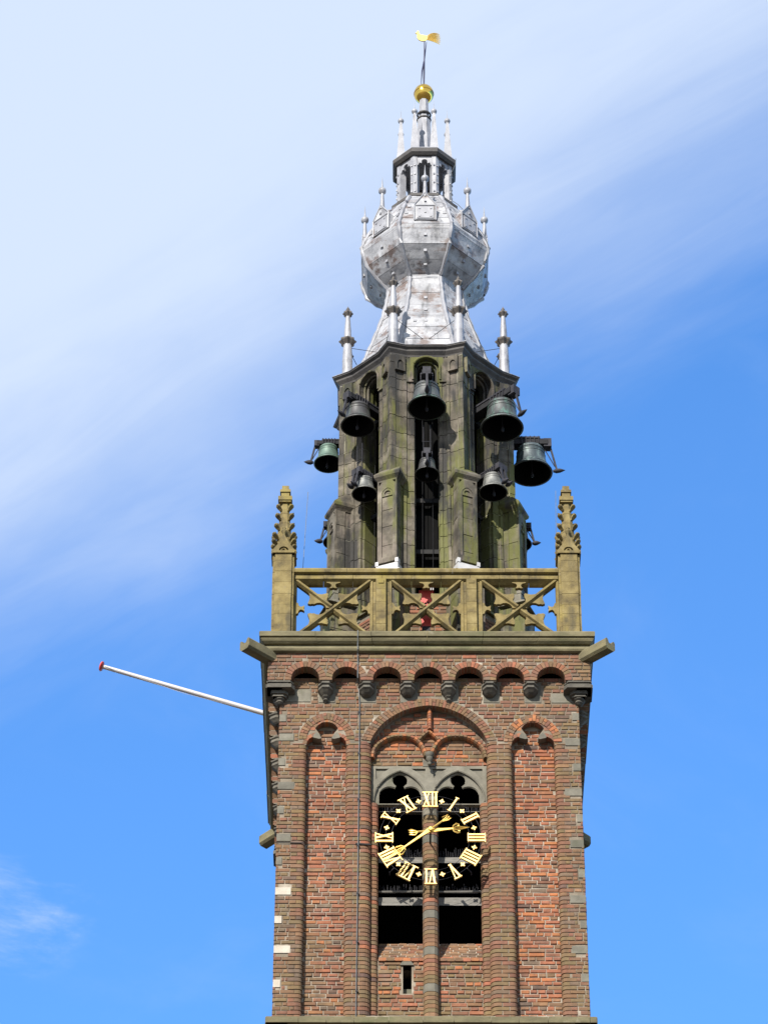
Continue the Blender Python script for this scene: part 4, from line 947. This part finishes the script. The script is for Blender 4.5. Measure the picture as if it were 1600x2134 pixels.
for i in range(8):
    u = i/7; mb = MB()
    p0 = Vector((.09, 0, zc+.18-.10*u)); p1 = Vector((.17+.02*u, 0, zc+.32-.26*u)); p2 = Vector((.30, 0, zc+.33-.33*u)); p3 = Vector((.40+.02*sin(3*u), 0, zc+.25-.34*u))
    pts = [((1-t)**3*p0+3*t*(1-t)**2*p1+3*t*t*(1-t)*p2+t**3*p3) for t in [q/8 for q in range(9)]]
    mb.tube([tuple(p) for p in pts], [.014, .016, .018, .018, .017, .016, .014, .011, .005], 5); mb.build('tail_feather', M_GOLD, WC)

# ------------------------------------------------------------------ clock
CK = thing('tower_clock', 'open gilded clock face with roman numerals mounted across the belfry window', 'clock', (0.005, -3.18, 41.50))
def cring(r, w):
    mb = MB(); n = 72
    for k in (0,): mb.tube([(r*cos(2*pi*i/n), 0, r*sin(2*pi*i/n)) for i in range(n)], w, 4, closed=True)
    mb.build('dial_ring', M_IRON, CK)
for r in (.99, .875, .765): cring(r, .0045)
def numeral(txt, ang):
    a = radians(ang); ux, uz = sin(a), cos(a); tx, tz = cos(a), -sin(a)   # outward, clockwise
    r0, r1 = .725, 1.075
    wid = {'I': .045, 'V': .14, 'X': .14}; gap = .024
    tot = sum(wid[c] for c in txt)+gap*(len(txt)-1); s = -tot/2
    lm = 1.0
    mb = MB()
    def stroke(a0, a1, w0):  # (t, r) points; thickness w
        (t0, q0), (t1, q1) = a0, a1
        P = lambda t, q: (tx*t+ux*q, tz*t+uz*q)
        mb.py([P(t0-w0/2, q0), P(t0+w0/2, q0), P(t1+w0/2, q1), P(t1-w0/2, q1)], -.022+stroke.o, .022+stroke.o); stroke.o += .0011
    stroke.o = 0
    for c in txt:
        w = wid[c]
        if c == 'I': stroke((s+w/2, r0+.01), (s+w/2, r1-.01), .034)
        if c == 'V': stroke((s+w/2, r0+.01), (s+.024, r1-.01), .040); stroke((s+w/2, r0+.01), (s+w-.014, r1-.01), .022)
        if c == 'X': stroke((s+w-.024, r0+.01), (s+.024, r1-.01), .040); stroke((s+.014, r0+.01), (s+w-.014, r1-.01), .020)
        s += w+gap
    stroke((0, r0), (0, r0+.018), tot+.028) if txt not in ('V',) else stroke((0, r0), (0, r0+.03), .06)
    stroke((0, r1-.018), (0, r1), tot+.028)
    mb.build('numeral', M_GOLDN, CK)
for i, t_ in enumerate(['XII', 'I', 'II', 'III', 'IIII', 'V', 'VI', 'VII', 'VIII', 'IX', 'X', 'XI']): numeral(t_, 30*i)
for i in range(12):
    a = radians(30*i+15); cx, cz = .88*sin(a), .88*cos(a); mb = MB()
    for k in range(4):
        b = a+k*pi/2; u = (sin(b), cos(b)); v = (cos(b), -sin(b))
        mb.py([(cx+u[0]*p+v[0]*q, cz+u[1]*p+v[1]*q) for p, q in ((.0, -.008), (.0, .008), (.03, .018), (.052, .008), (.052, -.008), (.03, -.018))], -.014+k*.0012, .014+k*.0012)
    mb.build('minute_cross', M_GOLDN, CK)
def hand(name, ang, ln, tail, y, w):
    a = radians(ang); U = Vector((sin(a), 0, cos(a))); V = Vector((cos(a), 0, -sin(a)))
    P = lambda p, q: tuple(U*p+V*q+Vector((0, y, 0)))
    root = MB(); P2 = lambda p, q: (U.x*p+V.x*q, U.z*p+V.z*q)
    root.py([P2(*q) for q in ((-.04, -w*.9), (.06, -w*1.2), (.22, -w*.7), (ln*.58, -w*.35), (ln*.58, w*.35), (.22, w*.7), (.06, w*1.2), (-.04, w*.9))], y-.014, y+.014)
    h = root.build(name, M_GOLD, CK)
    mb = MB(); mb.tube([P(ln*.55, 0), P(ln*.66, w*1.0), P(ln*.78, w*.75), P(ln, 0)], [w*.3]*3+[.004], 5); mb.tube([P(ln*.55, 0), P(ln*.66, -w*1.0), P(ln*.78, -w*.75), P(ln, 0)], [w*.3]*3+[.004], 5)
    mb.tube([P(ln*.6, 0), P(ln*.95, 0)], w*.16, 5); mb.build('hand_point', M_GOLD, h, smooth=True)
    for s in (-1, 1):
        mb = MB(); mb.tube([P(ln*.56, 0), P(ln*.60, s*w*1.9), P(ln*.68, s*w*2.9), P(ln*.74, s*w*2.6), P(ln*.75, s*w*1.8), P(ln*.70, s*w*1.6)], [w*.3, w*.42, w*.5, w*.4, w*.3, w*.2], 5); mb.build('hand_scroll', M_GOLD, h, smooth=True)
    mb = MB(); mb.tube([P(-.03, 0), P(-tail*.6, 0)], w*.5, 6); mb.build('hand_tail', M_GOLD, h)
    for s in (-1, 0, 1):
        mb = MB(); b0 = -tail*.58; mb.tube([P(b0, 0), P(b0-tail*.15, s*w*1.4+w*.6), P(b0-tail*.36, s*w*1.3+w*.2), P(b0-tail*.42, s*w*1.5), P(b0-tail*.30, s*w*1.3-w*.5), P(b0, 0)], w*.28, 5); mb.build('tail_leaf', M_GOLD, h, smooth=True)
hand('minute_hand', 230.5, 1.15, .48, -.30, .034)
hand('hour_hand', 84.0, .76, .42, -.25, .036)
mb = MB(Matrix.Rotation(radians(90), 4, 'X')); mb.lathe([(.0, .34), (.035, .34), (.05, .325), (.05, .24), (.0, .24)], 12); mb.build('hub', M_GOLD, CK, smooth=True)
mb = MB(); mb.tube([(0, -.26, 0), (0, .25, 0)], .018, 6); mb.build('arbor', M_DARK, CK)
for i in range(4):
    a = radians(45+90*i); mb = MB(); mb.tube([(1.0*sin(a), .0, 1.0*cos(a)), (1.12*sin(a), .0+.15, 1.0*cos(a)), (1.12*sin(a), .24, 1.0*cos(a))], .012, 5); mb.build('dial_bracket', M_IRON, CK)

# ------------------------------------------------------------------ bells
def bell(label, ang, rad, z, r, pat, beam=1.15, double=False, rods=False):
    """empty at the centre of the bell's mouth; local +x points out of the tower"""
    a = radians(ang); o = thing('carillon_bell', label, 'bell', (rad*sin(a), -rad*cos(a), z), atan2(-cos(a), sin(a)), 'bells hanging round the open bell stage')
    mb = MB()
    out = [(1.0, 0), (1.0, .03), (.965, .09), (.88, .20), (.80, .33), (.735, .52), (.69, .78), (.665, 1.02), (.655, 1.08), (.665, 1.10), (.65, 1.13), (.64, 1.30), (.60, 1.40), (.50, 1.46), (.30, 1.49), (.0, 1.50)]
    inn_ = [(.0, 1.38), (.45, 1.36), (.55, 1.25), (.58, .95), (.63, .6), (.72, .30), (.85, .08), (.92, .0)]
    mb.lathe([(x*r, y*r) for x, y in out[::-1]], 32); mb.m = 1; mb.lathe([(x*r, y*r) for x, y in inn_], 32); mb.m = 0; mb.lathe([(.92*r, 0), (1.0*r, 0)], 32)  # inner surface takes the black slot, shade put into its colour
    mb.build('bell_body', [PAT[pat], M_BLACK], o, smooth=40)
    for zz, rr_ in ((.20, .885), (.98, .672), (1.20, .655)):
        q = MB(); q.lathe([((rr_-.01)*r, (zz-.02)*r), ((rr_+.018)*r, zz*r), ((rr_-.01)*r, (zz+.02)*r)], 32); q.build('cast_band', PAT[pat], o, smooth=50)
    mb = MB(); mb.tube([(0, 0, 1.35*r), (.02, 0, .15*r)], .012, 6); mb.lathe([(.0, -.12), (.03, -.10), (.035, -.04), (.015, .04), (.01, .15*r+.02)], 8, (.02, 0)); mb.build('clapper', M_IRON, o, smooth=True)
    t0 = 1.60*r; hh = max(.10, .31*r); w = max(.085, .26*r)
    mb = MB(); mb.box(-beam, r*.80, -w, w, t0, t0+hh); mb.build('headstock', M_BEAM, o)
    mb = MB(); mb.box(-beam, r*.45, -w*1.15, w*1.15, t0+hh+.003, t0+hh*1.3); mb.build('top_plate', M_IRON, o)
    for i in range(5):
        x = -.42*r+i*.20*r; mb = MB()
        for s in (-1, 1): mb.tube([(x, s*w*.5, 1.44*r), (x, s*(w+.02), t0), (x, s*(w+.02), t0+hh*1.35)], .012, 5)
        mb.tube([(x, -w-.02, t0+hh*1.35), (x, w+.02, t0+hh*1.35)], .012, 5); mb.tube([(x, 0, t0+hh*1.35), (x, 0, t0+hh*1.35+.06)], .010, 4)
        mb.build('strap', M_IRON, o)
    mb = MB(); mb.box(-.25*r, .25*r, -w*.8, w*.8, 1.47*r, t0); mb.build('canon_block', M_BEAM, o)
    # hammer on the outer side
    for s in ((-1, 1) if double else (0,)):
        y = s*.20*r
        mb = MB(); mb.box(r*.62, r*.98, y-w*.8, y+w*.8, t0-.10*r, t0+hh*1.2); hb = mb.build('hammer_bracket', M_IRON, o)
        mb = MB(); mb.bar((r*.93, y, t0-.02), (r*1.20, y, .20*r), .05, .035, side=(0, 1, 0)); mb.build('hammer_arm', M_IRON, o)
        mb = MB(); mb.tube([(r*.62, y, t0-.03), (r*1.10, y, .42*r)], .012, 5); mb.build('hammer_spring', M_IRON, o)
        mb = MB(); q = Vector((1, 0, .12)).normalized(); c0 = Vector((r*1.02, y, .12*r)); q2 = .30*r+.06
        mb.tube([tuple(c0+q*q2*u) for u in (0, .12, .35, .75, 1.05, 1.35)], [.03, .035, .055, .05, .03, .004], 8); mb.build('hammer_head', M_IRON, o, smooth=50)
    if rods:
        mb = MB()
        for s in (-1, 1): mb.tube([(r*.55, s*.075, t0+.05), (r*.55, s*.075, t0+.85)], .008, 5)
        mb.tube([(r*.55, -.10, t0+.38), (r*.55, .10, t0+.38)], .010, 5); mb.build('pull_rod', M_IRON, o)
    return o
bell('large grey bell with green lip hanging in the front arch directly under the cornice', 0, 2.25, 53.30, .425, 'mixed', 1.0)
bell('dark bronze bell on a slanting black beam left of the front arch, upper row', -45, 2.12, 53.42, .385, 'dark', 1.1)
bell('broad green patched bell on a slanting beam right of the front arch, upper row', 45, 2.32, 53.24, .475, 'mixed', 1.2)
bell('pale green bell jutting out against the sky on the left side of the bell stage', -90, 2.17, 53.58, .325, 'green', 1.0)
bell('biggest bell, blotched dark green, jutting out against the sky on the right side', 90, 2.33, 53.32, .475, 'spotty', 1.0)
bell('small grey bell with two hammers low on the left, above the lower left buttress cap', -45, 1.90, 51.62, .285, 'grey', .8, True, True)
bell('small pale bell with two hammers low on the right, above the lower right buttress cap', 45, 2.02, 51.60, .315, 'grey', .9, True)
bell('small dark bell low in the front arch beneath two thin pull rods', 0, 1.92, 51.70, .265, 'dark', .7, False, True)
bell('low bell mostly hidden behind the left buttress, its hammer against the sky', -90, 1.99, 51.35, .27, 'dark', .8)
bell('low bell mostly hidden behind the right buttress, its hammer against the sky', 90, 2.02, 51.30, .28, 'dark', .8)

# ------------------------------------------------------------------ small things on the tower
FP = thing('flagpole', 'white flagpole with a red cap leaning out to the left from the balcony', 'flagpole', (-2.9, 0, 46.58))
mb = MB(); mb.tube([(0, 0, 0), (-.53, 0, .18), (-4.0, 0, 1.40)], [.058, .056, .046], 12); mb.build('pole', M_WHITE, FP, smooth=True)
u = Vector((-4.0, 0, 1.40)).normalized(); e = Vector((-4.0, 0, 1.40))
mb = MB(); mb.tube([tuple(e+u*t) for t in (-.01, .0, .02, .045, .055)], [.05, .10, .115, .10, .03], 14); mb.build('pole_cap', M_RED, FP, smooth=50)

mb = MB(); mb.box(-.28, -.12, -.09, .09, .02, .16); mb.build('pole_bracket', M_IRON, FP)
mb = MB(); mb.tube([tuple(e+Vector((.06, -.05, -.03))), (-2.2, -.09, .62), (-.6, -.07, .16)], .0045, 4); mb.build('halyard', M_WHITE, FP)
SG = thing('red_shield', 'red painted shield with dark marks behind the middle of the balustrade', 'shield', (-.045, -2.72, 47.0))
mb = MB(); mb.py([(-.11, .0), (.07, .0), (.11, .05), (.14, .45), (.14, .62), (.16, .80), (.155, .95), (-.15, .95), (-.15, .70), (-.14, .2), (-.13, .05)], 0, .03); mb.build('shield_board', M_RED, SG)
mb = MB(); mb.box(-.07, .01, -.006, -.001, .58, .60).box(-.03, .07, -.006, -.001, .605, .625).box(-.07, -.055, -.006, -.001, .55, .64).box(.02, .035, -.006, -.001, .60, .655); mb.build('shield_mark', M_BLACK, SG)
mb = MB(); mb.box(-.09, .08, -.02, .05, -.16, -.002); mb.build('shield_foot', M_IRON, SG)

CB = thing('lightning_cable', 'thin grey conductor cable running down the brick front left of the clock', 'cable', (-1.40, -3.03, 37.5))
mb = MB(); mb.tube([(-.02, 0, 0), (-.005, 0, 3.5), (0.0, 0, 5.2), (.005, 0, 7.35), (-.02, -.01, 7.70), (-.035, -.255, 7.78), (-.04, -.26, 8.38), (-.04, -.335, 8.44), (-.04, -.34, 8.60), (-.04, -.39, 8.72), (-.04, -.395, 8.87), (-.04, -.06, 8.93), (-.04, -.05, 9.05)], .0095, 6); mb.build('cable_run', M_CABLE, CB)
for z in (.6, 1.7, 2.8, 3.9, 5.0, 6.1, 7.1):
    mb = MB(); mb.box(-.028, .022, -.012, .025, z, z+.03); mb.build('cable_clamp', M_IRON, CB)
mb = MB(); mb.bar((-1.45, -3.012, 41.47), (-1.15, -3.012, 41.45), .025, .03); mb.build('tie_rod', M_DARK, T)
mb = MB(); mb.bar((-3.01, -3.008, 41.50), (-2.46, -3.008, 41.49), .012, .012); mb.build('tie_rod', M_DARK, T)
for nm, lab, x, y, dx in (('lightning_rod', 'hair thin lightning rod leaning beside the left corner pinnacle', -2.62, -2.55, .09), ('lightning_rod', 'hair thin lightning rod standing beside the right corner pinnacle', 2.66, -2.6, .05)):
    o = thing(nm, lab, 'lightning rod', (x, y, 48.25)); mb = MB(); mb.tube([(0, 0, 0), (dx, 0, 2.45)], .006, 5); mb.build('rod', M_CABLE, o)
# conductor on the spire
LC = thing('spire_cable', 'thin conductor wire running down the right side of the lead spire', 'cable', (0, 0, 55.6))
pts = []
for r_, z_ in [(.84, 7.05), (.83, 6.85), (.70, 6.6), (.71, 5.75), (.87, 5.55), (1.02, 5.3), (1.25, 4.85), (1.55, 4.25), (1.65, 3.9), (1.60, 3.5), (1.30, 3.05), (.98, 2.75), (1.02, 2.2), (1.28, 1.35), (1.55, .5), (1.72, .0)]:
    a = radians(62); pts.append(((r_)*sin(a), -(r_)*cos(a), z_))
mb = MB(); mb.tube(pts, .009, 5); mb.build('wire', M_CABLE, LC)
